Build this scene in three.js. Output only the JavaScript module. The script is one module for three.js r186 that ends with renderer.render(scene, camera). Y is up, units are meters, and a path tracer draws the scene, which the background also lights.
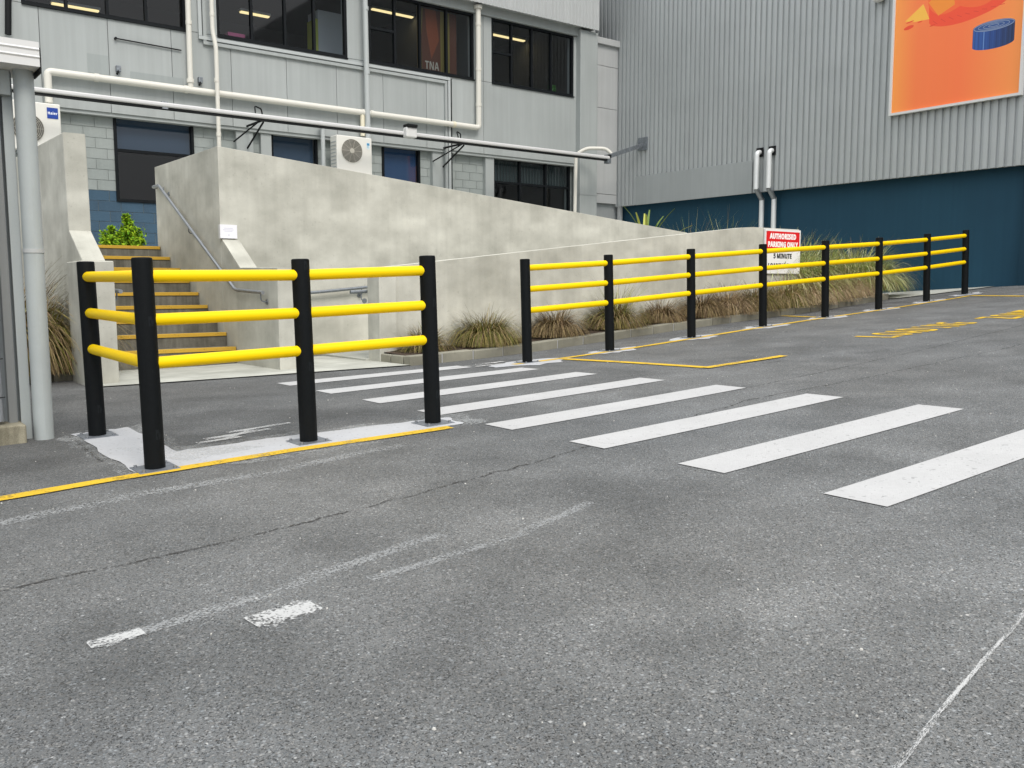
import * as THREE from 'three';
import { RoundedBoxGeometry } from 'three/addons/geometries/RoundedBoxGeometry.js';
import { mergeGeometries } from 'three/addons/utils/BufferGeometryUtils.js';
import { FontLoader } from 'three/addons/loaders/FontLoader.js';
import { RectAreaLightUniformsLib } from 'three/addons/lights/RectAreaLightUniformsLib.js';

// ------------------------------------------------------------------ camera, sky, sun, exposure
// x runs along the fences, -z runs from the car park towards the office; metres, y up
const scene = new THREE.Scene();
const camera = new THREE.PerspectiveCamera(46.4, 1024 / 768, 0.05, 900);
camera.position.set(0, 1.093, 0);
camera.rotation.order = 'YXZ';
camera.rotation.set(-0.1067, -0.6576, -0.0025);
const renderer = new THREE.WebGLRenderer({ antialias: true });
renderer.toneMapping = THREE.LinearToneMapping;
renderer.toneMappingExposure = 1.55;
renderer.shadowMap.enabled = true;
renderer.setSize(1024, 768);
RectAreaLightUniformsLib.init();
{ // overcast sky: brightest overhead, the same all round
  const w = 64, h = 32, d = new Float32Array(w * h * 4);
  for (let j = 0; j < h; j++) for (let i = 0; i < w; i++) {
    const s = Math.sin(((j + 0.5) / h - 0.5) * Math.PI), t = Math.max(0, s);
    const l = s < 0 ? 0.45 : 0.46 + 0.74 * Math.pow(t, 0.8);
    d.set([l * 0.972, l * 1.0, l * 1.028, 1], (j * w + i) * 4);
  }
  const t = new THREE.DataTexture(d, w, h, THREE.RGBAFormat, THREE.FloatType);
  t.mapping = THREE.EquirectangularReflectionMapping; t.magFilter = THREE.LinearFilter; t.needsUpdate = true;
  scene.background = t; scene.environment = t;
}
const sun = new THREE.DirectionalLight(0xfff7ee, 1.3);
sun.position.set(3, 30, 18); sun.target.position.set(6, 0, -8);
sun.castShadow = true; sun.shadow.radius = 40; sun.shadow.mapSize.set(2048, 2048);
Object.assign(sun.shadow.camera, { left: -25, right: 25, top: 25, bottom: -25, near: 1, far: 90 });
scene.add(sun, sun.target);

// ------------------------------------------------------------------ helpers
let seed = 12345;
const rnd = () => { seed = (seed * 1664525 + 1013904223) >>> 0; return seed / 4294967296; };
const rr = (a, b) => a + (b - a) * rnd();
const clamp = (x, a, b) => Math.min(b, Math.max(a, x));
const names = new Map();
function numbered(n) { const k = names.get(n) ?? 0; names.set(n, k + 1); return k ? `${n}_${String(k).padStart(3, '0')}` : n; }
const P = (u, y, v) => new THREE.Vector3(u, y, -v);
const baseOf = new WeakMap();
function thing(name, label, category, base = [0, 0, 0], group) {
  const o = new THREE.Group(); o.name = numbered(name);
  o.position.copy(P(base[0], base[1], base[2])); baseOf.set(o, o.position.clone());
  o.userData = { label, category }; if (group) o.userData.group = group;
  scene.add(o); return o;
}
function structure(name, label) {
  const o = new THREE.Group(); o.name = numbered(name); baseOf.set(o, new THREE.Vector3());
  o.userData = { kind: 'structure', label, category: name.split('_').slice(-1)[0] }; scene.add(o); return o;
}
function part(name, geo, mat, parent, label) {           // geometry given in world metres
  const b = baseOf.get(parent) ?? new THREE.Vector3();
  geo.translate(-b.x, -b.y, -b.z);
  const m = new THREE.Mesh(geo, mat); m.name = name; m.castShadow = m.receiveShadow = true;
  if (label) m.userData.label = label;
  baseOf.set(m, b); parent.add(m); return m;
}
function sub(name, parent) { const g = new THREE.Group(); g.name = name; baseOf.set(g, baseOf.get(parent)); parent.add(g); return g; }
function boxUV(g) {                                      // uv in metres from the way each face points
  if (g.index) g = g.toNonIndexed();
  const p = g.attributes.position, n = p.count, uv = new Float32Array(n * 2);
  const a = new THREE.Vector3(), b = new THREE.Vector3(), c = new THREE.Vector3();
  for (let i = 0; i < n; i += 3) {
    a.fromBufferAttribute(p, i); b.fromBufferAttribute(p, i + 1); c.fromBufferAttribute(p, i + 2);
    const nx = Math.abs((b.y - a.y) * (c.z - a.z) - (b.z - a.z) * (c.y - a.y)), ny = Math.abs((b.z - a.z) * (c.x - a.x) - (b.x - a.x) * (c.z - a.z)), nz = Math.abs((b.x - a.x) * (c.y - a.y) - (b.y - a.y) * (c.x - a.x));
    [a, b, c].forEach((q, k) => {
      const [s, t] = ny >= nx && ny >= nz ? [q.x, q.z] : nx >= nz ? [q.z, q.y] : [q.x, q.y];
      uv[(i + k) * 2] = s; uv[(i + k) * 2 + 1] = t;
    });
  }
  g.setAttribute('uv', new THREE.BufferAttribute(uv, 2)); return g;
}
function box(u0, u1, y0, y1, v0, v1, r = 0) {
  const g = r ? new RoundedBoxGeometry(u1 - u0, y1 - y0, v1 - v0, 2, r) : new THREE.BoxGeometry(u1 - u0, y1 - y0, v1 - v0);
  g.translate((u0 + u1) / 2, (y0 + y1) / 2, -(v0 + v1) / 2); return boxUV(g);
}
const merge = (l) => mergeGeometries(l.map((g) => { const q = g.index ? g.toNonIndexed() : g; for (const k of Object.keys(q.attributes)) if (!['position', 'normal', 'uv', 'color'].includes(k)) q.deleteAttribute(k); return q; }));
// polygon in the (v, y) plane pushed along u
function prismU(pts, u0, u1, bev = 0.012) {
  const s = new THREE.Shape(pts.map(([v, y]) => new THREE.Vector2(v, y)));
  const g = new THREE.ExtrudeGeometry(s, { depth: u1 - u0 - 2 * bev, bevelEnabled: bev > 0, bevelSize: bev, bevelThickness: bev, bevelOffset: -bev, bevelSegments: 2 });
  g.rotateY(Math.PI / 2);                                // shape x -> -z, depth -> x
  g.translate(u0 + bev, 0, 0); return boxUV(g);
}
// polygon in the (u, y) plane pushed along v
function prismV(pts, v0, v1, bev = 0.012) {
  const s = new THREE.Shape(pts.map(([u, y]) => new THREE.Vector2(u, y)));
  const g = new THREE.ExtrudeGeometry(s, { depth: v1 - v0 - 2 * bev, bevelEnabled: bev > 0, bevelSize: bev, bevelThickness: bev, bevelOffset: -bev, bevelSegments: 2 });
  g.translate(0, 0, -v1 + bev); return boxUV(g);
}
function bar(a, b, r, seg = 12) {                         // round bar between two points [u, y, v]
  const A = P(...a), B = P(...b), d = B.clone().sub(A), g = new THREE.CylinderGeometry(r, r, d.length(), seg);
  g.applyQuaternion(new THREE.Quaternion().setFromUnitVectors(new THREE.Vector3(0, 1, 0), d.clone().normalize()));
  const m = A.add(B).multiplyScalar(0.5); g.translate(m.x, m.y, m.z); return g;
}
function tube(pts, r, bend = 0.06, seg = 10) {            // pipe along corners, rounded at each bend
  const v = pts.map((q) => P(...q)), path = new THREE.CurvePath();
  let last = v[0];
  for (let i = 1; i < v.length - 1; i++) {
    const a = v[i].clone().add(v[i - 1].clone().sub(v[i]).setLength(bend)), b = v[i].clone().add(v[i + 1].clone().sub(v[i]).setLength(bend));
    path.add(new THREE.LineCurve3(last, a)); path.add(new THREE.QuadraticBezierCurve3(a, v[i], b)); last = b;
  }
  path.add(new THREE.LineCurve3(last, v[v.length - 1]));
  const out = [];
  for (const c of path.curves) out.push(new THREE.TubeGeometry(c, c.isLineCurve3 ? 1 : 6, r, seg, false));
  const caps = [[v[0], v[1]], [v[v.length - 1], v[v.length - 2]]].map(([e, f]) => {
    const g = new THREE.CircleGeometry(r, seg); g.lookAt(e.clone().sub(f)); g.translate(e.x, e.y, e.z); return g;
  });
  return merge([...out, ...caps]);
}
// ground of the car park: gently dished and rising to the right
function gy(u, v) { u = clamp(u, -25, 24); v = clamp(v, -25, 18); return 0.04907 * u + 0.02149 * v + 0.0022216 * u * u - 0.0040375 * u * v - 0.0006985 * v * v + 0.034 * Math.exp(-(((u - 10.2) / 2.6) ** 2) - ((v - 8) / 2.2) ** 2) - 0.022 * Math.exp(-(((u - 6.2) / 1.6) ** 2) - ((v - 8.2) / 1.6) ** 2); }
// sheet lying on the ground between four corners [u, v], and one for any outline
function drape(a, b, c, d, lift, nu = 8, nv = 3) {
  const pos = [], uv = [], idx = [];
  for (let j = 0; j <= nv; j++) for (let i = 0; i <= nu; i++) {
    const s = i / nu, t = j / nv, u = (a[0] * (1 - s) + b[0] * s) * (1 - t) + (d[0] * (1 - s) + c[0] * s) * t, v = (a[1] * (1 - s) + b[1] * s) * (1 - t) + (d[1] * (1 - s) + c[1] * s) * t;
    pos.push(u, gy(u, v) + lift, -v); uv.push(u, v);
    if (i < nu && j < nv) { const k = j * (nu + 1) + i; idx.push(k, k + 1, k + nu + 1, k + 1, k + nu + 2, k + nu + 1); }
  }
  const g = new THREE.BufferGeometry(); g.setAttribute('position', new THREE.Float32BufferAttribute(pos, 3)); g.setAttribute('uv', new THREE.Float32BufferAttribute(uv, 2)); g.setIndex(idx); g.computeVertexNormals(); return g;
}
function drapePoly(pts, lift) {
  const g = new THREE.ShapeGeometry(new THREE.Shape(pts.map(([u, v]) => new THREE.Vector2(u, v)))), p = g.attributes.position;
  const uv = new Float32Array(p.count * 2);
  for (let i = 0; i < p.count; i++) { const u = p.getX(i), v = p.getY(i); uv[i * 2] = u; uv[i * 2 + 1] = v; p.setXYZ(i, u, gy(u, v) + lift, -v); }
  g.setAttribute('uv', new THREE.BufferAttribute(uv, 2)); g.computeVertexNormals(); return g;
}
function lineStrip(pts, w, lift, jitter = 0, n = 24) {    // painted line along ground points
  const gs = [];
  for (let k = 0; k + 1 < pts.length; k++) {
    const [a, b] = [pts[k], pts[k + 1]], L = Math.hypot(b[0] - a[0], b[1] - a[1]), nx = -(b[1] - a[1]) / L, ny = (b[0] - a[0]) / L;
    const m = Math.max(2, Math.round(L * n / 4)), pos = [], uv = [], idx = [];
    for (let i = 0; i <= m; i++) {
      const t = i / m, u = a[0] + (b[0] - a[0]) * t, v = a[1] + (b[1] - a[1]) * t, o = jitter ? (rnd() - 0.5) * jitter : 0, ww = w * (jitter ? rr(0.5, 1.3) : rr(0.94, 1.05));
      for (const s of [-0.5, 0.5]) { const x = u + nx * (s * ww + o), y = v + ny * (s * ww + o); pos.push(x, gy(x, y) + lift, -y); uv.push(x, y); }
      if (i < m) { const q = i * 2; idx.push(q, q + 2, q + 1, q + 1, q + 2, q + 3); }
    }
    const g = new THREE.BufferGeometry(); g.setAttribute('position', new THREE.Float32BufferAttribute(pos, 3)); g.setAttribute('uv', new THREE.Float32BufferAttribute(uv, 2)); g.setIndex(idx); g.computeVertexNormals(); gs.push(g);
  }
  return merge(gs);
}

function wornStrip(pts, w, lift) {                         // remains of a painted line; uv runs along and across it
  const pos = [], uv = [], idx = []; let run = 0, k = 0;
  const dense = []; for (let i = 0; i + 1 < pts.length; i++) { const n = Math.max(2, Math.round(Math.hypot(pts[i + 1][0] - pts[i][0], pts[i + 1][1] - pts[i][1]) * 12)); for (let q = 0; q < n; q++) dense.push([pts[i][0] + (pts[i + 1][0] - pts[i][0]) * q / n, pts[i][1] + (pts[i + 1][1] - pts[i][1]) * q / n]); } dense.push(pts[pts.length - 1]);
  dense.forEach((p, i) => {
    const a = dense[Math.max(0, i - 1)], b = dense[Math.min(dense.length - 1, i + 1)], L = Math.hypot(b[0] - a[0], b[1] - a[1]), nx = -(b[1] - a[1]) / L, ny = (b[0] - a[0]) / L;
    if (i) run += Math.hypot(p[0] - dense[i - 1][0], p[1] - dense[i - 1][1]);
    for (const t of [0, 1]) { const x = p[0] + nx * w * (t - 0.5), y = p[1] + ny * w * (t - 0.5); pos.push(x, gy(x, y) + lift, -y); uv.push(run / 0.8, t); }
    if (i) idx.push(k - 2, k, k - 1, k - 1, k, k + 1); k += 2;
  });
  const g = new THREE.BufferGeometry(); g.setAttribute('position', new THREE.Float32BufferAttribute(pos, 3)); g.setAttribute('uv', new THREE.Float32BufferAttribute(uv, 2)); g.setIndex(idx); g.computeVertexNormals(); return g;
}

// ------------------------------------------------------------------ textures
function hash(x, y, s) { let h = (x * 374761393 + y * 668265263 + s * 2147483647) | 0; h = Math.imul(h ^ (h >>> 13), 1274126177); return ((h ^ (h >>> 16)) >>> 0) / 4294967296; }
function vnoise(x, y, px, py, s) {
  const i = Math.floor(x), j = Math.floor(y); let f = x - i, g = y - j; f = f * f * (3 - 2 * f); g = g * g * (3 - 2 * g);
  const a = ((i % px) + px) % px, b = (a + 1) % px, c = ((j % py) + py) % py, d = (c + 1) % py;
  return (hash(a, c, s) * (1 - f) + hash(b, c, s) * f) * (1 - g) + (hash(a, d, s) * (1 - f) + hash(b, d, s) * f) * g;
}
function fbm(x, y, px, py, s, oct = 4) { let t = 0, a = 0.5, n = 0; for (let o = 0; o < oct; o++) { t += a * vnoise(x, y, px, py, s + o * 17); n += a; a *= 0.5; x *= 2; y *= 2; px *= 2; py *= 2; } return t / n; }
function texture(n, metres, fn, colour = true, wide = 1) { // fn(s, t) -> grey or [r, g, b(, a)] in sRGB 0..255
  const d = new Uint8Array(n * n * 4);
  for (let j = 0; j < n; j++) for (let i = 0; i < n; i++) {
    const c = fn(i / n, j / n, i, j), k = (j * n + i) * 4;
    if (typeof c === 'number') { d[k] = d[k + 1] = d[k + 2] = clamp(c, 0, 255); d[k + 3] = 255; } else { d[k] = clamp(c[0], 0, 255); d[k + 1] = clamp(c[1], 0, 255); d[k + 2] = clamp(c[2], 0, 255); d[k + 3] = 255; }
  }
  const t = new THREE.DataTexture(d, n, n, THREE.RGBAFormat, THREE.UnsignedByteType);
  t.wrapS = t.wrapT = THREE.RepeatWrapping; t.magFilter = THREE.LinearFilter; t.minFilter = THREE.LinearMipmapLinearFilter; t.generateMipmaps = true;
  if (colour) t.colorSpace = THREE.SRGBColorSpace;
  t.repeat.set(1 / (metres * wide), 1 / metres); t.needsUpdate = true; return t;
}
// asphalt: crushed stones of several greys pressed into dark binder
const AN = 2048, AM = 3.1, aCol = new Float32Array(AN * AN), aHgt = new Float32Array(AN * AN), aHue = new Float32Array(AN * AN);
for (let j = 0; j < AN; j++) for (let i = 0; i < AN; i++) { const k = j * AN + i; aCol[k] = 112 + 30 * hash(i, j, 5); aHgt[k] = 60 + 50 * hash(i, j, 9); }
function stones(n, r0, r1, g0, g1, light) {
  for (let q = 0; q < n; q++) {
    const x = rnd() * AN, y = rnd() * AN, r = rr(r0, r1), e = rr(0.6, 1), an = rnd() * 3.14, ca = Math.cos(an), sa = Math.sin(an), hue = rr(-1, 1);
    const g = rnd() < light ? rr(185, 215) : rr(g0, g1), R = Math.ceil(r);
    for (let dy = -R; dy <= R; dy++) for (let dx = -R; dx <= R; dx++) {
      const a = (dx * ca + dy * sa) / r, b = (-dx * sa + dy * ca) / (r * e), m = a * a + b * b;
      if (m > 1) continue;
      const k = (((Math.floor(y) + dy + AN) % AN) * AN) + ((Math.floor(x) + dx + AN) % AN);
      aCol[k] = g * (m > 0.62 ? 0.84 : 1) + 8 * (hash(dx + q, dy, 3) - 0.5); aHgt[k] = 215 - 70 * m; aHue[k] = hue;
    }
  }
}
stones(190000, 1.0, 2.2, 112, 172, 0.003);
stones(110000, 1.7, 3.2, 116, 172, 0.003);
stones(12000, 2.6, 4.2, 122, 178, 0.016);
for (let q = 0; q < 74000; q++) { // open pores between the stones
  const x = Math.floor(rnd() * AN), y = Math.floor(rnd() * AN), l = 1 + Math.floor(rnd() * 4), an = rnd() * 6.283, g = rr(46, 98);
  for (let e = 0; e <= l; e++) for (let w = 0; w < 2; w++) { const k = ((y + Math.round(Math.sin(an) * e) + (w && rnd() < 0.7 ? 1 : 0) + AN) % AN) * AN + ((x + Math.round(Math.cos(an) * e) + AN) % AN); aCol[k] = g; aHgt[k] = 20; }
}
const asphaltMap = texture(AN, AM, (s, t, i, j) => {
  const k = j * AN + i, b = fbm(s * 10, t * 10, 10, 10, 31, 4), c = aCol[k] * (0.86 + 0.28 * b), h = aHue[k] || 0;
  return [c - 1 + 3 * h, c + 0.6, c + 0.6 - 3 * h];
});
const asphaltBump = texture(AN, AM, (s, t, i, j) => aHgt[j * AN + i], false);
const concreteMap = texture(1024, 3.3, (s, t) => {
  const big = fbm(s * 5, t * 5, 5, 5, 3, 5), blot = fbm(s * 12, t * 18, 12, 18, 8, 4), run = fbm(s * 60, t * 4, 60, 4, 14, 3), fine = hash(Math.floor(s * 1024), Math.floor(t * 1024), 2);
  let c = 186 + 44 * (big - 0.5) + 40 * (blot - 0.5) + 12 * (run - 0.5) + 9 * (fine - 0.5);
  const pit = fbm(s * 150, t * 150, 150, 150, 44, 2); if (pit > 0.84) c -= 12;
  return [c, c, c - 8];
});
const concreteBump = texture(512, 3.3, (s, t) => 128 + 130 * (fbm(s * 30, t * 30, 30, 30, 61, 4) - 0.5), false);
const paintMap = texture(1024, 4, (s, t) => {              // dirty pale grey wall paint with rain streaks
  const big = fbm(s * 4, t * 4, 4, 4, 71, 4), run = fbm(s * 70, t * 3, 70, 3, 77, 4), fine = hash(Math.floor(s * 1024), Math.floor(t * 1024), 6);
  const c = 228 + 22 * (big - 0.5) + 16 * (run - 0.5) + 5 * (fine - 0.5); return [c - 1, c, c];
});
const blockBump = texture(256, 0.5, (s, t) => 255 * fbm(s * 24, t * 24, 24, 24, 91, 3), false);
const soilMap = texture(512, 1.2, (s, t) => { const c = 60 + 80 * (fbm(s * 22, t * 22, 22, 22, 101, 4) - 0.4); return [c + 14, c, c - 12]; });
const stepMap = texture(512, 1.6, (s, t) => { const c = 126 + 70 * (fbm(s * 8, t * 8, 8, 8, 111, 5) - 0.5) + 40 * (fbm(s * 60, t * 5, 60, 5, 113, 3) - 0.5) + 22 * (hash(Math.floor(s * 512), Math.floor(t * 512), 8) - 0.5); return [c + 2, c, c - 9]; });
const roadPaintMap = texture(1024, 2.3, (s, t) => {
  const b = fbm(s * 9, t * 9, 9, 9, 121, 4), f = fbm(s * 120, t * 120, 120, 120, 123, 2); let c = 240 + 18 * (b - 0.5) + 10 * (f - 0.5); if (f > 0.8) c -= 38; return c;
});
const wornAlpha = texture(1024, 1.9, (s, t) => { const b = fbm(s * 12, t * 12, 12, 12, 131, 4), f = fbm(s * 150, t * 150, 150, 150, 133, 2); return clamp(255 * (0.55 + 2.6 * (b - 0.45) + 1.6 * (f - 0.5)), 0, 255); }, false);
const chipAlpha = texture(512, 0.5, (s, t) => { const b = fbm(s * 9, t * 9, 9, 9, 181, 3), f = fbm(s * 70, t * 70, 70, 70, 183, 2); return clamp(255 * (0.42 + 2.2 * (b - 0.47) + 2.6 * (f - 0.5)), 0, 225); }, false);
const erode = (top, base, gain) => texture(512, 1, (s, t) => { const e = Math.abs(t - 0.5) * 2, b = fbm(s * 7, t * 2, 7, 4096, 191, 4), f = fbm(s * 130, t * 17, 130, 4096, 193, 2); return clamp(255 * (base + gain * (b - 0.5) + 1.9 * (f - 0.5) - 0.75 * e * e), 0, top); }, false);
const stripFaint = erode(92, 0.2, 1.0), stripChip = erode(200, 0.5, 2.2);
const faintAlpha = texture(1024, 1.7, (s, t) => { const b = fbm(s * 8, t * 8, 8, 8, 141, 4), f = fbm(s * 190, t * 190, 190, 190, 143, 2); return clamp(255 * (0.1 + 0.9 * (b - 0.42) + 0.9 * (f - 0.52)), 0, 84); }, false);
const yellowWornAlpha = texture(512, 1.3, (s, t) => { const b = fbm(s * 10, t * 10, 10, 10, 151, 4), f = fbm(s * 120, t * 120, 120, 120, 153, 2); return clamp(255 * (1.0 + 1.8 * (b - 0.42) + 1.2 * (f - 0.5)), 60, 255); }, false);
const galvMap = texture(256, 0.4, (s, t) => { const c = 165 + 60 * (fbm(s * 12, t * 12, 12, 12, 161, 3) - 0.5); return [c, c + 2, c + 4]; });

const M = (o) => new THREE.MeshStandardMaterial({ roughness: 0.8, ...o });
const C = (r, g, b) => new THREE.Color().setRGB(r, g, b);
const mat = {
  concrete: M({ map: concreteMap, color: C(1.0, 0.99, 0.96), bumpMap: concreteBump, bumpScale: 0.004, roughness: 0.9 }),
  apron: M({ map: concreteMap, color: C(0.9, 0.91, 0.9), bumpMap: concreteBump, bumpScale: 0.003, roughness: 0.9 }),
  kerb: M({ map: concreteMap, color: C(0.52, 0.5, 0.44), bumpMap: concreteBump, bumpScale: 0.006, roughness: 0.95 }),
  kerbB: M({ map: concreteMap, color: C(0.45, 0.43, 0.375), bumpMap: concreteBump, bumpScale: 0.006, roughness: 0.95 }),
  step: M({ map: stepMap, color: C(0.64, 0.63, 0.6), bumpMap: concreteBump, bumpScale: 0.006, roughness: 0.95 }),
  nosing: M({ map: roadPaintMap, color: C(0.66, 0.4, 0.04), roughness: 0.75 }),
  panel: M({ map: paintMap, color: C(0.49, 0.52, 0.515), roughness: 0.65 }),
  panelB: M({ map: paintMap, color: C(0.465, 0.495, 0.49), roughness: 0.65 }),
  patch: M({ map: paintMap, color: C(0.41, 0.445, 0.44), roughness: 0.7 }),
  block: M({ map: paintMap, color: C(0.38, 0.415, 0.405), roughness: 0.75, bumpMap: blockBump, bumpScale: 0.003 }),
  blockB: M({ map: paintMap, color: C(0.355, 0.39, 0.38), roughness: 0.75, bumpMap: blockBump, bumpScale: 0.003 }),
  blueBlock: M({ map: paintMap, color: C(0.045, 0.105, 0.17), roughness: 0.6, bumpMap: blockBump, bumpScale: 0.003 }),
  blueBlockB: M({ map: paintMap, color: C(0.04, 0.093, 0.152), roughness: 0.6, bumpMap: blockBump, bumpScale: 0.003 }),
  joint: M({ color: C(0.36, 0.38, 0.38) }),
  pale: M({ map: paintMap, color: C(0.6, 0.61, 0.61), roughness: 0.5 }),
  clad: M({ map: paintMap, color: C(0.54, 0.565, 0.57), roughness: 0.42, metalness: 0.1 }),
  cladPatch: M({ map: paintMap, color: C(0.46, 0.485, 0.49), roughness: 0.5, metalness: 0.1 }),
  fascia: M({ map: paintMap, color: C(0.56, 0.575, 0.575), roughness: 0.5 }),
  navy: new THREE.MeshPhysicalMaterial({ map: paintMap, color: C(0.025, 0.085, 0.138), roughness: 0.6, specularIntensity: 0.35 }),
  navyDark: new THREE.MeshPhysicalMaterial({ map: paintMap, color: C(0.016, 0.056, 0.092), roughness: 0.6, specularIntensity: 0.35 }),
  whitePipe: M({ color: C(0.7, 0.685, 0.62), roughness: 0.45 }),
  creamPipe: M({ color: C(0.76, 0.71, 0.55), roughness: 0.5 }),
  greyPipe: M({ color: C(0.45, 0.48, 0.48), roughness: 0.5 }),
  galv: M({ map: galvMap, metalness: 0.75, roughness: 0.42, color: C(0.95, 0.97, 1) }),
  steel: M({ map: galvMap, metalness: 0.6, roughness: 0.5, color: C(0.62, 0.66, 0.7) }),
  beam: M({ color: C(0.62, 0.62, 0.62), roughness: 0.4 }),
  downpipe: M({ color: C(0.78, 0.8, 0.8), roughness: 0.35, metalness: 0.25 }),
  white: M({ color: C(0.68, 0.68, 0.67), roughness: 0.5 }),
  black: M({ color: C(0.006, 0.0075, 0.0085), roughness: 0.55 }),
  dark: new THREE.MeshPhysicalMaterial({ color: C(0.008, 0.009, 0.01), roughness: 0.6, specularIntensity: 0.4 }),
  frame: new THREE.MeshPhysicalMaterial({ color: C(0.006, 0.008, 0.01), roughness: 0.55, specularIntensity: 0.35 }),
  yellow: new THREE.MeshPhysicalMaterial({ color: C(0.94, 0.64, 0.0), roughness: 0.45, specularIntensity: 0.4 }),
  post: new THREE.MeshPhysicalMaterial({ color: C(0.0055, 0.0075, 0.009), roughness: 0.55, specularIntensity: 0.3, map: null }),
  plate: M({ map: galvMap, color: C(0.5, 0.53, 0.58), roughness: 0.5, metalness: 0.4 }),
  glass: new THREE.MeshPhysicalMaterial({ color: C(0.74, 0.79, 0.82), roughness: 0.03, transmission: 1, thickness: 0, ior: 1.5 }),
  blind: M({ color: C(0.045, 0.075, 0.12), roughness: 0.9 }),
  blindDark: M({ color: C(0.03, 0.045, 0.045), roughness: 0.9 }),
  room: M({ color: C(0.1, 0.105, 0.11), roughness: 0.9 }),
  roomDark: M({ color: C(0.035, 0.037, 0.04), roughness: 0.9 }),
  roadWhite: M({ map: roadPaintMap, color: C(0.535, 0.535, 0.535), bumpMap: asphaltBump, bumpScale: 0.0016, roughness: 0.8 }),
  roadYellow: M({ map: roadPaintMap, color: C(0.78, 0.5, 0.02), bumpMap: asphaltBump, bumpScale: 0.0016, roughness: 0.8, alphaMap: yellowWornAlpha, transparent: true }),
  cement: M({ map: roadPaintMap, color: C(0.52, 0.53, 0.55), bumpMap: concreteBump, bumpScale: 0.003, roughness: 0.95 }),
  wornWhite: M({ map: roadPaintMap, color: C(0.6, 0.6, 0.59), alphaMap: wornAlpha, transparent: true, roughness: 0.9 }),
  chip: M({ map: roadPaintMap, color: C(0.62, 0.62, 0.61), alphaMap: chipAlpha, transparent: true, roughness: 0.9 }),
  stripFaint: M({ color: C(0.5, 0.515, 0.52), alphaMap: stripFaint, transparent: true, roughness: 0.95 }),
  stripChip: M({ color: C(0.56, 0.565, 0.56), alphaMap: stripChip, transparent: true, roughness: 0.95 }),
  faint: M({ map: roadPaintMap, color: C(0.6, 0.62, 0.62), alphaMap: faintAlpha, transparent: true, roughness: 0.95 }),
  crack: M({ color: C(0.05, 0.048, 0.046), roughness: 1, alphaMap: chipAlpha, transparent: true }),
  soil: M({ map: soilMap, color: C(0.6, 0.55, 0.5), roughness: 1, bumpMap: concreteBump, bumpScale: 0.03 }),
};
mat.post.map = texture(512, 0.6, (s, t) => { const f = fbm(s * 9, t * 5, 9, 5, 171, 5), g = fbm(s * 60, t * 30, 60, 30, 173, 3); const c = 24 + (f > 0.7 && g > 0.52 ? 14 : 0) + 6 * (g - 0.5); return [c - 3, c, c + 2]; });
mat.post.color = C(0.62, 0.66, 0.68);

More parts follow.
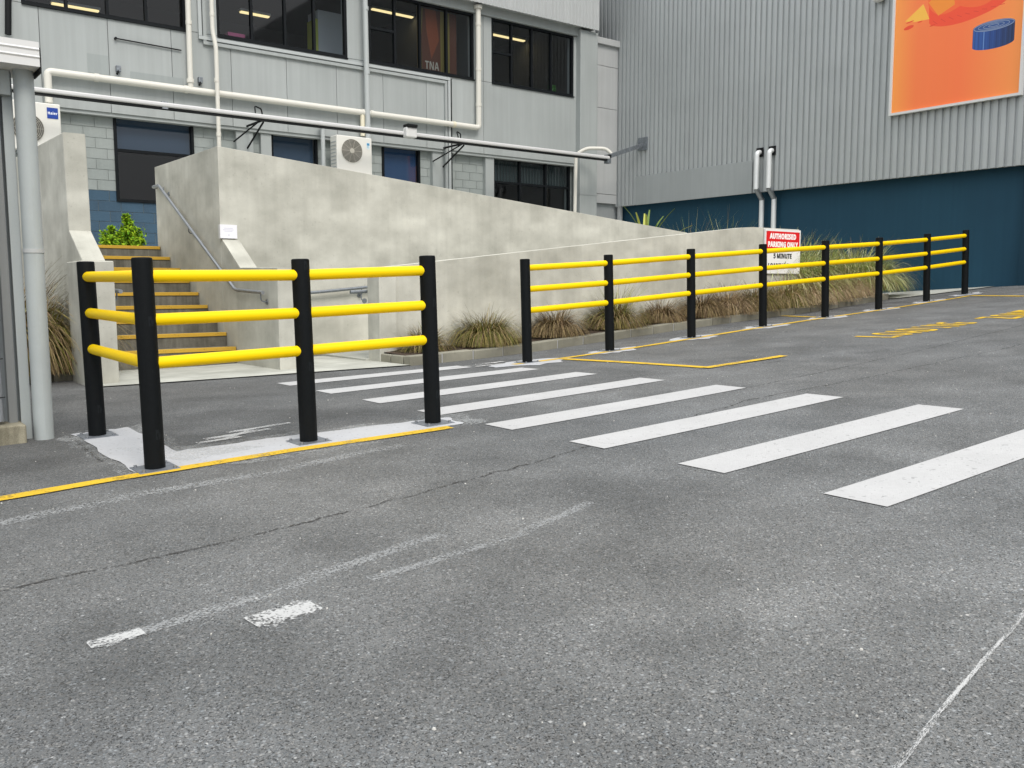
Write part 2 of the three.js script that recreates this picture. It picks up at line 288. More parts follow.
// ------------------------------------------------------------------ the ground
{
  const us = [], vs = [];
  for (const x of [-320, -120, -60, -25]) us.push(x);
  for (let x = -18; x < -2; x += 1.0) us.push(x);
  for (let x = -2; x < 8; x += 0.11) us.push(x);
  for (let x = 8; x <= 24; x += 0.3) us.push(x);
  us.push(30, 60, 140, 320);
  for (const x of [-320, -120, -60, -25]) vs.push(x);
  for (let x = -18; x < -1; x += 1) vs.push(x);
  for (let x = -1; x < 9; x += 0.11) vs.push(x);
  for (let x = 9; x <= 18; x += 0.4) vs.push(x);
  vs.push(25, 60, 140, 320);
  const pos = [], uv = [], col = [], idx = [], W = us.length;
  vs.forEach((v, j) => us.forEach((u, i) => {
    pos.push(u, gy(u, v), -v); uv.push(u, v);
    const big = fbm(u * 0.7 + 40, v * 0.9 + 40, 4096, 4096, 201, 4), mid = fbm(u * 2.6 + 90, v * 2.6 + 90, 4096, 4096, 211, 3);
    let c = 0.66 + 0.26 * (big - 0.5) + 0.24 * (mid - 0.5);
    if (v > 5.3 && v < 8.6 && u < 6) c -= 0.1;            // newer, darker paving inside the barrier
    c = clamp(c, 0.45, 1);
    const tint = fbm(u * 0.5 + 11, v * 0.5 + 23, 4096, 4096, 221, 3) - 0.5; col.push(c * (1 + 0.05 * tint), c, c * (1 - 0.07 * tint));
    if (i + 1 < W && j + 1 < vs.length) { const k = j * W + i; idx.push(k, k + 1, k + W, k + 1, k + W + 1, k + W); }
  }));
  const g = new THREE.BufferGeometry();
  g.setAttribute('position', new THREE.Float32BufferAttribute(pos, 3)); g.setAttribute('uv', new THREE.Float32BufferAttribute(uv, 2)); g.setAttribute('color', new THREE.Float32BufferAttribute(col, 3)); g.setIndex(idx); g.computeVertexNormals();
  const ground = structure('car_park_asphalt', 'worn grey asphalt of the car park');
  part('asphalt', g, M({ map: asphaltMap, bumpMap: asphaltBump, bumpScale: 0.006, roughness: 0.93, vertexColors: true }), ground);
  const wob = (a, b, n, amp) => Array.from({ length: n + 1 }, (_, i) => { const t = i / n; return [a[0] + (b[0] - a[0]) * t, a[1] + (b[1] - a[1]) * t + amp * (fbm(t * 20 + 7, 3, 64, 64, 231, 3) - 0.5)]; });
  const seams = [[[-3, 3.36], [1.5, 3.39]], [[1.5, 3.39], [3.1, 3.6]], [[3.1, 3.6], [5.1, 3.93]], [[5.1, 3.93], [9, 3.72]], [[9, 3.72], [16, 3.5]]];
  for (const [a, b] of seams) part('paving_seam', lineStrip(wob(a, b, 60, 0.05), 0.013, 0.003, 0.012, 40), mat.crack, ground);
  part('paving_seam', lineStrip(wob([5.4, 4.28], [13, 4.5], 90, 0.05), 0.012, 0.003, 0.01, 40), mat.crack, ground);
  part('paving_seam', lineStrip(wob([5.5, 5.6], [7.1, 5.05], 40, 0.05), 0.010, 0.003, 0.01, 40), mat.crack, ground);
  part('paving_seam', lineStrip(wob([1.25, 6.35], [1.2, 5.3], 30, 0.06), 0.02, 0.003, 0.02, 40), mat.crack, ground);
  // remains of old painted lines
  part('worn_line', wornStrip([[0.56, 2.69], [0.97, 2.72], [1.87, 2.88]], 0.1, 0.0035), mat.stripFaint, ground);
  part('worn_line', wornStrip([[1.42, 2.62], [2.09, 2.66], [2.6, 2.8]], 0.08, 0.0035), mat.stripFaint, ground);
  part('worn_line', wornStrip([[0.55, 2.685], [0.7, 2.692]], 0.085, 0.005), mat.stripChip, ground);
  part('worn_line', wornStrip([[0.97, 2.52], [1.18, 2.54]], 0.15, 0.005), mat.stripChip, ground);
  part('worn_line', wornStrip([[0.4, 4.27], [1.1, 4.38], [1.84, 4.38], [2.65, 4.5]], 0.16, 0.0035), mat.stripFaint, ground);
  part('worn_line', wornStrip([[1.2, 0.82], [1.72, 0.91], [2.12, 0.98], [2.68, 1.07], [5, 1.4]], 0.016, 0.004), mat.stripChip, ground);
  for (const [a, b, w] of [[[1.78, 5.44], [2.06, 5.47], 0.05], [[1.86, 5.53], [2.3, 5.6], 0.06], [[2.05, 5.66], [2.5, 5.72], 0.05], [[1.95, 5.45], [2.2, 5.66], 0.04]]) part('worn_line', wornStrip([a, b], w * 1.6, 0.004 + w * 0.02), mat.stripChip, ground);
  // loose chips of pale stone
  const chip = new THREE.IcosahedronGeometry(0.006, 0), inst = new THREE.InstancedMesh(chip, M({ color: C(0.5, 0.49, 0.46), roughness: 0.9 }), 420), m4 = new THREE.Matrix4();
  for (let i = 0; i < 420; i++) {
    const v = rr(0.6, 8.2), u = rr(0.1, 2.4 + v * 1.6), s = rr(0.25, 0.95);
    m4.compose(P(u, gy(u, v) + 0.001, v), new THREE.Quaternion().setFromEuler(new THREE.Euler(rnd() * 3, rnd() * 3, rnd() * 3)), new THREE.Vector3(s, s * 0.5, s * rr(0.6, 1.3))); inst.setMatrixAt(i, m4);
  }
  inst.name = 'stone_chips'; inst.userData = { kind: 'stuff', label: 'pale stone chips scattered over the asphalt', category: 'gravel' }; inst.castShadow = true; scene.add(inst);
}

// ------------------------------------------------------------------ painted markings
{
  const z = thing('zebra_crossing', 'white zebra crossing bars painted on the asphalt from the road to the stairs', 'crossing', [3.4, gy(3.4, 5), 5]);
  for (let i = 0; i < 8; i++) {
    const u = 3.38 - 0.0025 * i, v = 1.8885 + 0.8261 * i, L = i === 7 ? 2.0 : 2.215, d = -0.0297 * L, w = 0.294;
    part('stripe', drape([u, v], [u + L, v + d], [u + L, v + w + d], [u, v + w], 0.004, 12, 2), mat.roadWhite, z);
  }
  const y1 = thing('yellow_line', 'long yellow line painted in front of the short barrier', 'road marking', [2, gy(2, 4.8), 4.8]);
  part('paint', lineStrip([[-1.5, 4.62], [0.62, 4.76], [1.08, 4.8], [2.1, 4.82], [3.16, 4.74]], 0.1, 0.0062), mat.roadYellow, y1);
  const y2 = thing('yellow_line', 'yellow line painted along the foot of the long barrier', 'road marking', [10, gy(10, 7.4), 7.4]);
  part('paint', lineStrip([[5.75, 7.42], [8.45, 7.38], [11.57, 7.44], [13.93, 7.36], [15.3, 7.24], [14.75, 6.2], [14.3, 4]], 0.1, 0.0062), mat.roadYellow, y2);
  const y3 = thing('yellow_line', 'bent yellow bay line between crossing and long barrier', 'road marking', [6.5, gy(6.5, 6), 6]);
  part('paint', lineStrip([[6.37, 7.34], [6.4, 5.38]], 0.1, 0.0072), mat.roadYellow, y3);
  part('paint', lineStrip([[6.36, 5.36], [7.42, 5.27]], 0.1, 0.0092), mat.roadYellow, y3);
  const y4 = thing('yellow_line', 'short yellow line from the kerb to the long barrier beyond the sign', 'road marking', [11.7, gy(11.7, 8.2), 8.2]);
  part('paint', lineStrip([[11.95, 8.55], [11.45, 7.52]], 0.1, 0.0072), mat.roadYellow, y4);

  const font = await new FontLoader().loadAsync('fonts/droid/droid_sans_bold.typeface.json');
  const word = (text, u0, v0, w, h, label) => {
    const t = thing('painted_lettering', label, 'road marking', [u0, gy(u0, v0), v0]);
    [...text].forEach((ch, i) => {
      const g = new THREE.ShapeGeometry(font.generateShapes(ch, 1), 6); g.computeBoundingBox();
      const b = g.boundingBox, p = g.attributes.position, uv = new Float32Array(p.count * 2), cw = w / text.length;
      for (let k = 0; k < p.count; k++) {
        const u = u0 + i * cw + (ch === 'I' ? 0.32 : 0.03) * cw + (p.getX(k) - b.min.x) / (b.max.x - b.min.x) * cw * (ch === 'I' ? 0.3 : 0.85), v = v0 - 0.02 * i + (p.getY(k) - b.min.y) / (b.max.y - b.min.y) * h;
        uv[2 * k] = u; uv[2 * k + 1] = v; p.setXYZ(k, u, gy(u, v) + 0.005, -v);
      }
      g.setAttribute('uv', new THREE.BufferAttribute(uv, 2)); g.computeVertexNormals(); part('letter', g, mat.roadYellow, t);
    });
  };
  word('LOADING', 9.17, 5.14, 1.72, 0.47, 'faded yellow word painted flat on the asphalt nearer the crossing');
  word('ZONE', 11.3, 4.8, 1.15, 0.5, 'faded yellow word painted flat on the asphalt farther along the road');

  // pale cement where the posts were set
  const c1 = structure('cement_strip', 'pale cement band under the short barrier');
  const edge = (pts, n, amp) => { const o = []; pts.forEach((a, i) => { const b = pts[(i + 1) % pts.length]; for (let k = 0; k < n; k++) { const t = k / n; o.push([a[0] + (b[0] - a[0]) * t + (rnd() - 0.5) * amp, a[1] + (b[1] - a[1]) * t + (rnd() - 0.5) * amp]); } }); return o; };
  part('cement', drapePoly(edge([[1.27, 4.86], [1.27, 6.38], [1.62, 6.38], [1.6, 5.3], [2.36, 5.26], [3.36, 5.08], [3.3, 4.8], [2.1, 4.82]], 12, 0.035), 0.004), mat.cement, c1);
  part('cement_dust', drapePoly(edge([[1.18, 4.8], [1.18, 6.45], [1.7, 6.45], [1.72, 5.4], [2.36, 5.36], [3.5, 5.15], [3.45, 4.72], [2.1, 4.66]], 14, 0.09), 0.0032), mat.faint, c1);
  const c2 = structure('cement_patches', 'pale cement collars round the long barrier posts');
  [[5.95, 7.44], [7.17, 7.45], [8.58, 7.46], [10.02, 7.47], [11.47, 7.48], [12.9, 7.49], [14.35, 7.5], [15.65, 7.51]].forEach(([u, v], i) => {
    const w = i ? rr(0.3, 0.38) : 0.4, h = i ? rr(0.22, 0.28) : 0.32, o = [];
    for (let k = 0; k < 26; k++) { const a = k / 26 * 6.283, q = rr(0.8, 1.15); o.push([u + 0.04 + Math.cos(a) * w * q * (Math.abs(Math.cos(a)) > 0.9 ? 1.25 : 1), v - 0.02 + Math.sin(a) * h * q]); }
    part('cement', drapePoly(o, 0.0045), mat.cement, c2);
  });
  for (const [u, v] of [[5.55, 7.62], [5.4, 7.75], [5.75, 7.8]]) { const o = []; for (let k = 0; k < 16; k++) { const a = k / 16 * 6.283, q = rr(0.6, 1.2); o.push([u + Math.cos(a) * 0.2 * q, v + Math.sin(a) * 0.05 * q]); } part('cement', drapePoly(o, 0.006), mat.wornWhite, c2); }
}

// ------------------------------------------------------------------ safety barriers
const LEAN = new THREE.Vector3(-0.0112, 1, -0.0246).normalize();
function up(u, v, h) { const b = P(u, gy(u, v), v).addScaledVector(LEAN, h); return [b.x, b.y, -b.z]; }
function barrier(label, posts, links, base) {
  const t = thing('safety_barrier', label, 'barrier', base);
  const prof = [[0, 1.1], [0.046, 1.1], [0.0505, 1.0975], [0.053, 1.092], [0.053, 0.0]].reverse().map(([r, y]) => new THREE.Vector2(r, y));
  const plateG = () => { const g = new RoundedBoxGeometry(0.21, 0.01, 0.21, 1, 0.003); g.translate(0, 0.004, 0); return boxUV(g); };
  const qn = new THREE.Quaternion().setFromUnitVectors(new THREE.Vector3(0, 1, 0), LEAN);
  for (const [u, v, tall = 1] of posts) {
    const g = new THREE.LatheGeometry(prof, 28); g.scale(1, tall, 1); const uv = g.attributes.uv; for (let i = 0; i < uv.count; i++) uv.setXY(i, uv.getX(i) * 0.33, g.attributes.position.getY(i) + u);
    g.applyQuaternion(qn); g.translate(u, gy(u, v), -v);
    const p = part('post', g, mat.post, t);
    const n = new THREE.Vector3(-(gy(u + 0.1, v) - gy(u - 0.1, v)) / 0.2, 1, (gy(u, v + 0.1) - gy(u, v - 0.1)) / 0.2).normalize(), q2 = new THREE.Quaternion().setFromUnitVectors(new THREE.Vector3(0, 1, 0), n);
    const pl = plateG(); pl.applyQuaternion(q2); pl.translate(u, gy(u, v), -v); part('base_plate', pl, mat.plate, p);
    for (const [a, b] of [[-1, -1], [1, -1], [-1, 1], [1, 1]]) { const k = new THREE.CylinderGeometry(0.009, 0.009, 0.014, 6); k.translate(a * 0.08, 0.014, b * 0.08); k.applyQuaternion(q2); k.translate(u, gy(u, v), -v); part('bolt', k, mat.galv, p); }
  }
  for (const [a, b] of links) for (const h of [1.005, 0.78, 0.555]) {
    part('rail', bar(up(posts[a][0], posts[a][1], h * (posts[a][2] ?? 1)), up(posts[b][0], posts[b][1], h * (posts[b][2] ?? 1)), 0.0325, 20), mat.yellow, t);
  }
}
const back = ([u, v]) => { const l = Math.hypot(u, v); return [u + u / l * 0.035, v + v / l * 0.035]; };
barrier('short black post barrier with yellow rails turning a corner beside the stairs', [[1.385, 6.2, 1.022], [1.375, 4.91, 1.022], ...[[2.29, 4.97], [3.15, 4.93]].map(back)], [[0, 1], [1, 2], [2, 3]], [2.2, gy(2.2, 5), 5]);
barrier('long straight barrier of eight black posts and yellow rails along the planting', [0, 1.22, 2.63, 4.07, 5.52, 6.95, 8.4, 9.7].map((s) => back([5.952 + s, 7.438 + 0.0069 * s])), [0, 1, 2, 3, 4, 5, 6].map((i) => [i, i + 1]), [10.8, gy(10.8, 7.5), 7.5]);

// ------------------------------------------------------------------ kerb, apron, planting beds
const kerbLine = (u) => u < 9 ? 8.36 + (u - 5) * 0.02 : 8.44 + (u - 9) * 0.05;
{
  const k = structure('kerb', 'concrete kerb stones edging the planting bed');
  let i = 0;
  for (let u = 5.06; u < 15.4; u += 0.432, i++) {
    const u1 = u + 0.42, v = kerbLine(u + 0.21), y = gy(u + 0.21, v), d = rr(-0.006, 0.006);
    const lay = (g) => { const p = g.attributes.position; for (let q = 0; q < p.count; q++) { const x = p.getX(q), vv = kerbLine(x); p.setXYZ(q, x, p.getY(q) - y + gy(x, vv), p.getZ(q) + v - vv); } g.computeVertexNormals(); return boxUV(g); };
    part('kerb_block', lay(box(u, u1, y - 0.1, y + 0.105 + d, v + d, v + 0.14 + d, 0.012)), i % 3 ? mat.kerb : mat.kerbB, k);
    part('mortar_joint', lay(box(u1 - 0.004, u + 0.436, y - 0.1, y + 0.1, v + 0.012, v + 0.13)), mat.cement, k);
  }
  for (const v of [8.52, 8.8]) part('kerb_block', box(5.06, 5.2, gy(5.1, v) - 0.1, gy(5.1, v) + 0.1, v, v + 0.26, 0.012), mat.kerb, k);
  for (let u = 0.95; u < 1.9; u += 0.44) part('kerb_block', box(u, u + 0.43, 0.05, 0.275, 9.9, 10.02, 0.012), mat.kerb, k);
  const bed = structure('planting_bed', 'bare brown soil of the planting beds');
  const strip = [], idx = []; const n = 40;
  for (let i2 = 0; i2 <= n; i2++) { const u = 5.1 + (15.4 - 5.1) * i2 / n; for (const [v, h] of [[kerbLine(u) + 0.1, 0.085], [9.1, 0.12], [10.5, u > 13.05 ? 0.45 : 0.12], [12.4, u > 13.05 ? 0.62 : 0.12]]) strip.push(u, gy(u, v) + h + 0.02 * rnd(), -v); }
  for (let a = 0; a < n; a++) for (let b = 0; b < 3; b++) { if (b > 0 && 5.1 + (15.4 - 5.1) * a / n < 13.05) continue; const q = a * 4 + b; idx.push(q, q + 4, q + 1, q + 4, q + 5, q + 1); }
  const g = new THREE.BufferGeometry(); g.setAttribute('position', new THREE.Float32BufferAttribute(strip, 3)); g.setIndex(idx); g.computeVertexNormals();
  part('soil', boxUV(g), mat.soil, bed);
  part('soil', box(-3, 2.04, 0.1, 0.25, 10.02, 13), mat.soil, bed);
  const ap = structure('concrete_apron', 'pale concrete slab at the foot of the stairs and ramp');
  part('slab', drape([2.05, 8.98], [5.06, 8.36], [5.06, 10.4], [2.05, 10.4], 0.012, 16, 8), mat.apron, ap);
  part('slab', box(2.1, 5.0, 0.0, 0.21, 10.2, 10.5), mat.apron, ap);
  const pad = structure('concrete_pad', 'pale concrete pad beside the dark blue wall');
  part('slab', drape([15.42, 8.55], [17.25, 7.7], [17.25, 12.4], [15.42, 12.4], 0.015, 8, 8), mat.apron, pad);
}

// ------------------------------------------------------------------ stairs, walls and ramp
const noseV = [10.31, 10.61, 10.92, 11.23, 11.55, 11.88, 12.25, 12.66, 13.08];
{
  const st = thing('stair_flight', 'concrete steps with yellow nosings climbing to the office', 'stairs', [3.05, 0.2, 10.3]);
  noseV.forEach((v, i) => {
    const y = 0.41 + 0.1588 * i, v1 = i < 8 ? noseV[i + 1] + 0.03 : 13.4;
    const s = part('step', box(2.262, 3.868, i ? y - 0.19 : 0.0, y, v, v1), mat.step, st);
    part('nosing', box(2.268, 3.862, y - 0.036, y + 0.006, v - 0.012, v + 0.06, 0.004), mat.nosing, s);
  });
  const land = structure('upper_landing', 'concrete landing in front of the office wall');
  part('slab', box(-6, 4.2, 0.9, 1.665, 13.1, 17.7), mat.apron, land);
  part('slab', box(4.2, 17.1, 0.9, 1.62, 12.45, 17.7), mat.apron, land);

  const wr = thing('stair_wall', 'tall bare concrete wall between stairs and ramp with its top sloping down along the ramp', 'wall', [3.97, 0.2, 10.7]);
  part('low_wall', prismU([[9.07, 0.1], [9.07, 1.315], [10.12, 1.335], [10.66, 1.68], [10.698, 1.685], [10.698, 0.1]], 3.872, 4.08, 0.006), mat.concrete, wr);
  part('side_wall', prismU([[10.902, 0.1], [10.902, 2.772], [13.2, 2.79], [13.2, 0.1]], 3.871, 4.08, 0.004), mat.concrete, wr);
  part('ramp_wall', prismV([[3.87, 0.1], [3.87, 2.772], [12.15, 2.05], [12.15, 0.1]], 10.7, 10.9, 0.005), mat.concrete, wr);
  const wl = thing('stair_wall', 'narrow upright concrete wall beside the stairs near the grey column', 'wall', [2.15, 0.2, 9.3]);
  part('side_wall', prismU([[9.42, 0.05], [9.42, 1.37], [9.93, 1.68], [9.97, 2.65], [13.2, 2.72], [13.2, 0.05]], 2.05, 2.26), mat.concrete, wl);
  part('pier', box(1.985, 2.28, 0.05, 1.36, 9.2, 9.8, 0.012), mat.concrete, wl);
  const wf = thing('ramp_front_wall', 'low concrete ramp wall behind the planting rising towards the sign', 'wall', [9, 0.3, 9.1]);
  part('wall', prismV([[5.06, 0.1], [5.06, 1.325], [11.6, 2.03], [11.85, 2.045], [13.05, 2.05], [13.05, 0.1]], 9.05, 9.25, 0.0015), mat.concrete, wf);
  part('end_pier', box(5.05, 5.28, 0.1, 1.33, 9.0, 9.28, 0.012), mat.concrete, wf);
  const ramp = structure('ramp', 'concrete wheelchair ramp between the concrete walls');
  part('ramp_slab', prismV([[5.0, 0.0], [5.0, 0.275], [12.1, 0.98], [13.4, 0.98], [13.4, 0.0]], 9.25, 10.7, 0.002), mat.apron, ramp);
  part('ramp_slab', prismV([[4.08, 0.0], [4.08, 1.64], [12.1, 0.98], [13.4, 0.98], [13.4, 0.0]], 10.9, 12.44, 0.002), mat.apron, ramp);

  // handrails
  const hook = (u, y, v, du, dv) => [tube([[u, y - 0.015, v], [u, y - 0.09, v], [u + du, y - 0.1, v + dv]], 0.007, 0.03, 8), (() => { const g = new THREE.CylinderGeometry(0.03, 0.03, 0.008, 14); du ? g.rotateZ(Math.PI / 2) : g.rotateX(Math.PI / 2); const p = P(u + du, y - 0.1, v + dv); g.translate(p.x, p.y, p.z); return g; })()];
  const h1 = thing('handrail', 'galvanised handrail sloping down the stair side of the tall wall', 'handrail', [3.8, 1.0, 10.3]);
  part('rail', tube([[3.865, 2.5, 13.1], [3.8, 2.5, 13.1], [3.8, 2.5, 12.8], [3.8, 1.08, 10.1], [3.8, 1.05, 9.3]], 0.021, 0.06), mat.galv, h1);
  for (const [y, v] of [[2.47, 12.6], [1.89, 11.64], [1.28, 10.48], [1.05, 9.36]]) { const [a, b] = hook(3.8, y, v, 0.066, 0); part('bracket', merge([a, b]), mat.steel, h1); }
  const h2 = thing('handrail', 'bluish steel handrail on the tall wall at the ramp entrance', 'handrail', [5.0, 1.0, 10.6]);
  part('rail', tube([[4.35, 1.0, 10.62], [5.1, 1.05, 10.62], [5.9, 1.12, 10.62]], 0.021, 0.2), mat.steel, h2);
  for (const [u, y] of [[4.5, 1.0], [5.7, 1.1]]) { const [a, b] = hook(u, y, 10.62, 0, 0.075); part('bracket', merge([a, b]), mat.steel, h2); }
  const h3 = thing('handrail', 'short handrail end at the pier of the low ramp wall', 'handrail', [5.1, 1.0, 9.3]);
  part('rail', tube([[4.86, 1.05, 9.33], [5.3, 1.07, 9.33], [12, 1.78, 9.33]], 0.021, 0.1), mat.steel, h3);
  for (const [u, y] of [[5.0, 1.05], [8, 1.36]]) { const [a, b] = hook(u, y, 9.33, 0, -0.075); part('bracket', merge([a, b]), mat.steel, h3); }
  const h4 = thing('handrail', 'galvanised handrail end on the narrow stair wall beside the corner post', 'handrail', [2.33, 1.0, 9.4]);
  part('rail', tube([[2.33, 1.07, 9.2], [2.33, 1.09, 9.9], [2.33, 2.5, 12.7]], 0.021, 0.08), mat.galv, h4);
  for (const [y, v] of [[1.07, 9.35], [1.9, 11.5]]) { const [a, b] = hook(2.33, y, v, -0.066, 0); part('bracket', merge([a, b]), mat.steel, h4); }
}

// ------------------------------------------------------------------ canvases for print
function canvasMat(w, h, draw, rough = 0.6) {
  const c = document.createElement('canvas'); c.width = w; c.height = h; draw(c.getContext('2d'), w, h);
  const t = new THREE.CanvasTexture(c); t.colorSpace = THREE.SRGBColorSpace; return M({ map: t, roughness: rough });
}
function face(a, b, c, d) {                               // quad from four points [u, y, v]: lower left, lower right, upper right, upper left
  const g = new THREE.BufferGeometry(), p = [a, b, c, d].map((q) => P(...q));
  g.setAttribute('position', new THREE.Float32BufferAttribute(p.flatMap((q) => q.toArray()), 3)); g.setAttribute('uv', new THREE.Float32BufferAttribute([0, 0, 1, 0, 1, 1, 0, 1], 2)); g.setIndex([0, 1, 2, 0, 2, 3]); g.computeVertexNormals(); return g;
}

// ------------------------------------------------------------------ office building
const windowsUp = [{ u0: 3.09, u1: 5.76, m: [3.75, 4.42, 5.08] }, { u0: 6.41, u1: 9.08, m: [7.07, 7.76, 8.39] }, { u0: 9.66, u1: 12.32, m: [10.28, 10.92, 11.62], tr: [9.66, 10.28, 6.6] }, { u0: 12.9, u1: 15.38, m: [13.47, 14.09, 14.7], tr: [12.9, 13.47, 6.6] }];
{
  const of = thing('office_building', 'pale grey two storey office with painted panels above a block wall and dark windows', 'building', [9, 1.6, 17.5]);
  const core = [];
  const VF = 17.4;
  core.push(box(-3, 16.24, 4.27, 5.85, VF + 0.1, VF + 0.25), box(-3, 16.24, 7.36, 9.2, VF + 0.1, VF + 0.25), box(-3, 3.05, 5.85, 7.36, VF + 0.1, VF + 0.25));
  for (const [a, b] of [[5.8, 6.37], [9.12, 9.62], [12.36, 12.86], [15.42, 16.24]]) core.push(box(a, b, 5.85, 7.36, VF + 0.1, VF + 0.25));
  part('wall_core', merge(core), mat.joint, of);
  // upper panels, one by one
  const cuts = [-3, 2.2, 3.3, 4.4, 5.5, 6.62, 7.75, 8.85, 9.95, 11.05, 12.62, 15.62];
  for (let i = 0; i + 1 < cuts.length; i++) part('wall_panel', box(cuts[i] + 0.004, cuts[i + 1] - 0.004, 4.23, 5.875, VF, VF + 0.1, 0.004), i % 2 ? mat.panel : mat.panelB, of);
  for (const [a, b] of [[-3, 3.05], [5.8, 6.37], [9.12, 9.62], [12.36, 12.615], [12.625, 12.86], [15.42, 15.62]]) part('wall_panel', box(a + 0.002, b - 0.002, 5.883, 7.345, VF, VF + 0.1, 0.004), mat.panel, of);
  part('lintel_band', box(-3, 15.62, 7.355, 7.8, VF - 0.06, VF + 0.1, 0.006), mat.panelB, of);
  part('wall_repair', box(4.04, 4.39, 4.88, 5.21, VF - 0.003, VF + 0.02), mat.patch, of);
  part('wall_repair', box(4.75, 5.7, 4.83, 5.0, VF - 0.003, VF + 0.02), mat.patch, of);
  part('floor_joint_trim', box(-3, 15.62, 4.17, 4.228, VF + 0.03, VF + 0.2), mat.panelB, of);
  // end column
  part('column', box(15.5, 16.09, 1.6, 7.5, VF - 0.17, VF + 0.1, 0.02), mat.panelB, of);
  part('column_strap', box(15.49, 16.1, 3.45, 3.48, VF - 0.18, VF - 0.1), mat.joint, of);
  // corrugated roof edge
  const rib = (u0, u1, y0, y1, v, pitch, depth) => {
    const pos = [], idx = []; let u = u0, k = 0;
    const pr = []; while (u < u1) { pr.push([u, 0], [u + pitch * 0.45, 0], [u + pitch * 0.6, depth], [u + pitch * 0.85, depth]); u += pitch; }
    pr.push([u1, 0]);
    pr.forEach(([a, d]) => { pos.push(a, y0, -(v - d), a, y1, -(v - d)); if (k) idx.push(k * 2 - 2, k * 2, k * 2 - 1, k * 2, k * 2 + 1, k * 2 - 1); k++; });
    const g = new THREE.BufferGeometry(); g.setAttribute('position', new THREE.Float32BufferAttribute(pos, 3)); g.setIndex(idx); return g;
  };
  { const g = boxUV(rib(-3, 15.99, 7.52, 9.4, VF - 0.27, 0.11, 0.02)); g.computeVertexNormals(); part('roof_edge_cladding', g, mat.fascia, of); }
  part('roof_edge_return', box(-3, 15.99, 7.56, 9.38, VF - 0.255, VF + 0.05), mat.fascia, of);
  part('roof', box(-3, 16.2, 9.2, 9.36, VF + 0.05, 26), mat.fascia, of);

  // block wall below, recessed under the panels
  const VB = 17.58, holes = [[4.46, 5.9, 2.685, 4.225], [7.44, 8.46, 2.65, 4.225], [9.99, 10.96, 2.65, 4.225], [12.99, 15.45, 2.2, 4.225]];
  const coreL = [];
  const hs = [-3, 4.46, 5.9, 7.44, 8.46, 9.99, 10.96, 12.99, 15.45, 16.9];
  for (let i = 0; i + 1 < hs.length; i++) { const hole = i % 2 === 1; coreL.push(hole ? box(hs[i], hs[i + 1], 1.6, i === 7 ? 2.2 : 2.685, VB + 0.012, VB + 0.2) : box(hs[i], hs[i + 1], 1.6, 4.27, VB + 0.012, VB + 0.2)); }
  coreL.push(box(-3, 15.62, 4.225, 4.27, VB + 0.012, VB + 0.2));
  part('wall_core', merge(coreL), mat.block, of);
  const bl = 0.39, bh = 0.185, bg = {};
  for (let r = 0; r < 14; r++) {
    const y0 = 2.87 + (r - 7) * bh + 0.003, y1 = y0 + bh - 0.006;
    if (y0 < 1.6 || y1 > 4.21) continue;
    for (let c = -1; c < 42; c++) {
      let a = 2.0 + c * bl + (r % 2 ? bl / 2 : 0), b = a + bl - 0.006;
      if (b < 2.9 || a > 12.98) continue;
      if (a > 5.85 && y1 < 3.3) continue;
      const spans = []; let x = a;
      for (const [p, q, s, t] of holes) { if (y1 <= s || y0 >= t || q <= x || p >= b) continue; if (p > x + 0.02) spans.push([x, p]); x = Math.max(x, q); }
      if (b > x + 0.02) spans.push([x, b]);
      for (const [s, t] of spans) {
        if (s > 12.9) continue;
        const key = (t - s).toFixed(3);
        bg[key] ??= boxUV(new RoundedBoxGeometry(t - s, bh - 0.006, 0.03, 1, 0.004));
        const blue = y1 < 2.88, m = new THREE.Mesh(bg[key], blue ? (hash(r, c, 1) > 0.5 ? mat.blueBlock : mat.blueBlockB) : (hash(r, c, 1) > 0.5 ? mat.block : mat.blockB));
        m.name = 'block'; m.castShadow = m.receiveShadow = true; m.position.copy(P((s + t) / 2, (y0 + y1) / 2, VB + 0.015).sub(baseOf.get(of))); of.add(m);
      }
    }
  }
  for (const [a, b] of [[6.7, 7.04], [7.2, 7.42], [11.24, 11.74], [12.72, 12.97]]) part('pilaster', box(a, b, 1.6, 4.168, VB - 0.11, VB + 0.02, 0.006), mat.panelB, of);

  // windows
  const win = (u0, u1, y0, y1, v, mull, tr = [], blind) => {
    const w = sub('window', of), f = 0.05;
    part('frame', merge([box(u0, u1, y0, y0 + f, v, v + 0.09), box(u0, u1, y1 - f, y1, v, v + 0.09), box(u0, u0 + f, y0 + f, y1 - f, v, v + 0.09), box(u1 - f, u1, y0 + f, y1 - f, v, v + 0.09)]), mat.frame, w);
    for (const m of mull) part('mullion', box(m - 0.025, m + 0.025, y0 + f, y1 - f, v + 0.004, v + 0.085), mat.frame, w);
    for (const [a, b, y] of tr) part('transom', box(a + 0.02, b - 0.02, y - 0.025, y + 0.025, v + 0.008, v + 0.08), mat.frame, w);
    const e = [u0 + f, ...mull, u1 - f];
    for (let i = 0; i + 1 < e.length; i++) {
      const a = e[i] + (i ? 0.022 : -0.002), b = e[i + 1] - (i + 2 < e.length ? 0.022 : -0.002), t = tr.filter(([p, q]) => p <= a + 0.05 && q >= b - 0.05).map((q) => q[2]).sort(), ys = [y0 + f - 0.002, ...t, y1 - f + 0.002];
      for (let k = 0; k + 1 < ys.length; k++) { const lo = ys[k] + (k ? 0.022 : 0), hi = ys[k + 1] - (k + 2 < ys.length ? 0.022 : 0); part('pane', face([a, lo, v + 0.045], [b, lo, v + 0.045], [b, hi, v + 0.045], [a, hi, v + 0.045]), mat.glass, w); }
    }
    if (blind) part('roller_blind', box(u0 + f, u1 - f, blind[0], blind[1], v + 0.12, v + 0.125), blind[2] ?? mat.blind, w);
    return w;
  };
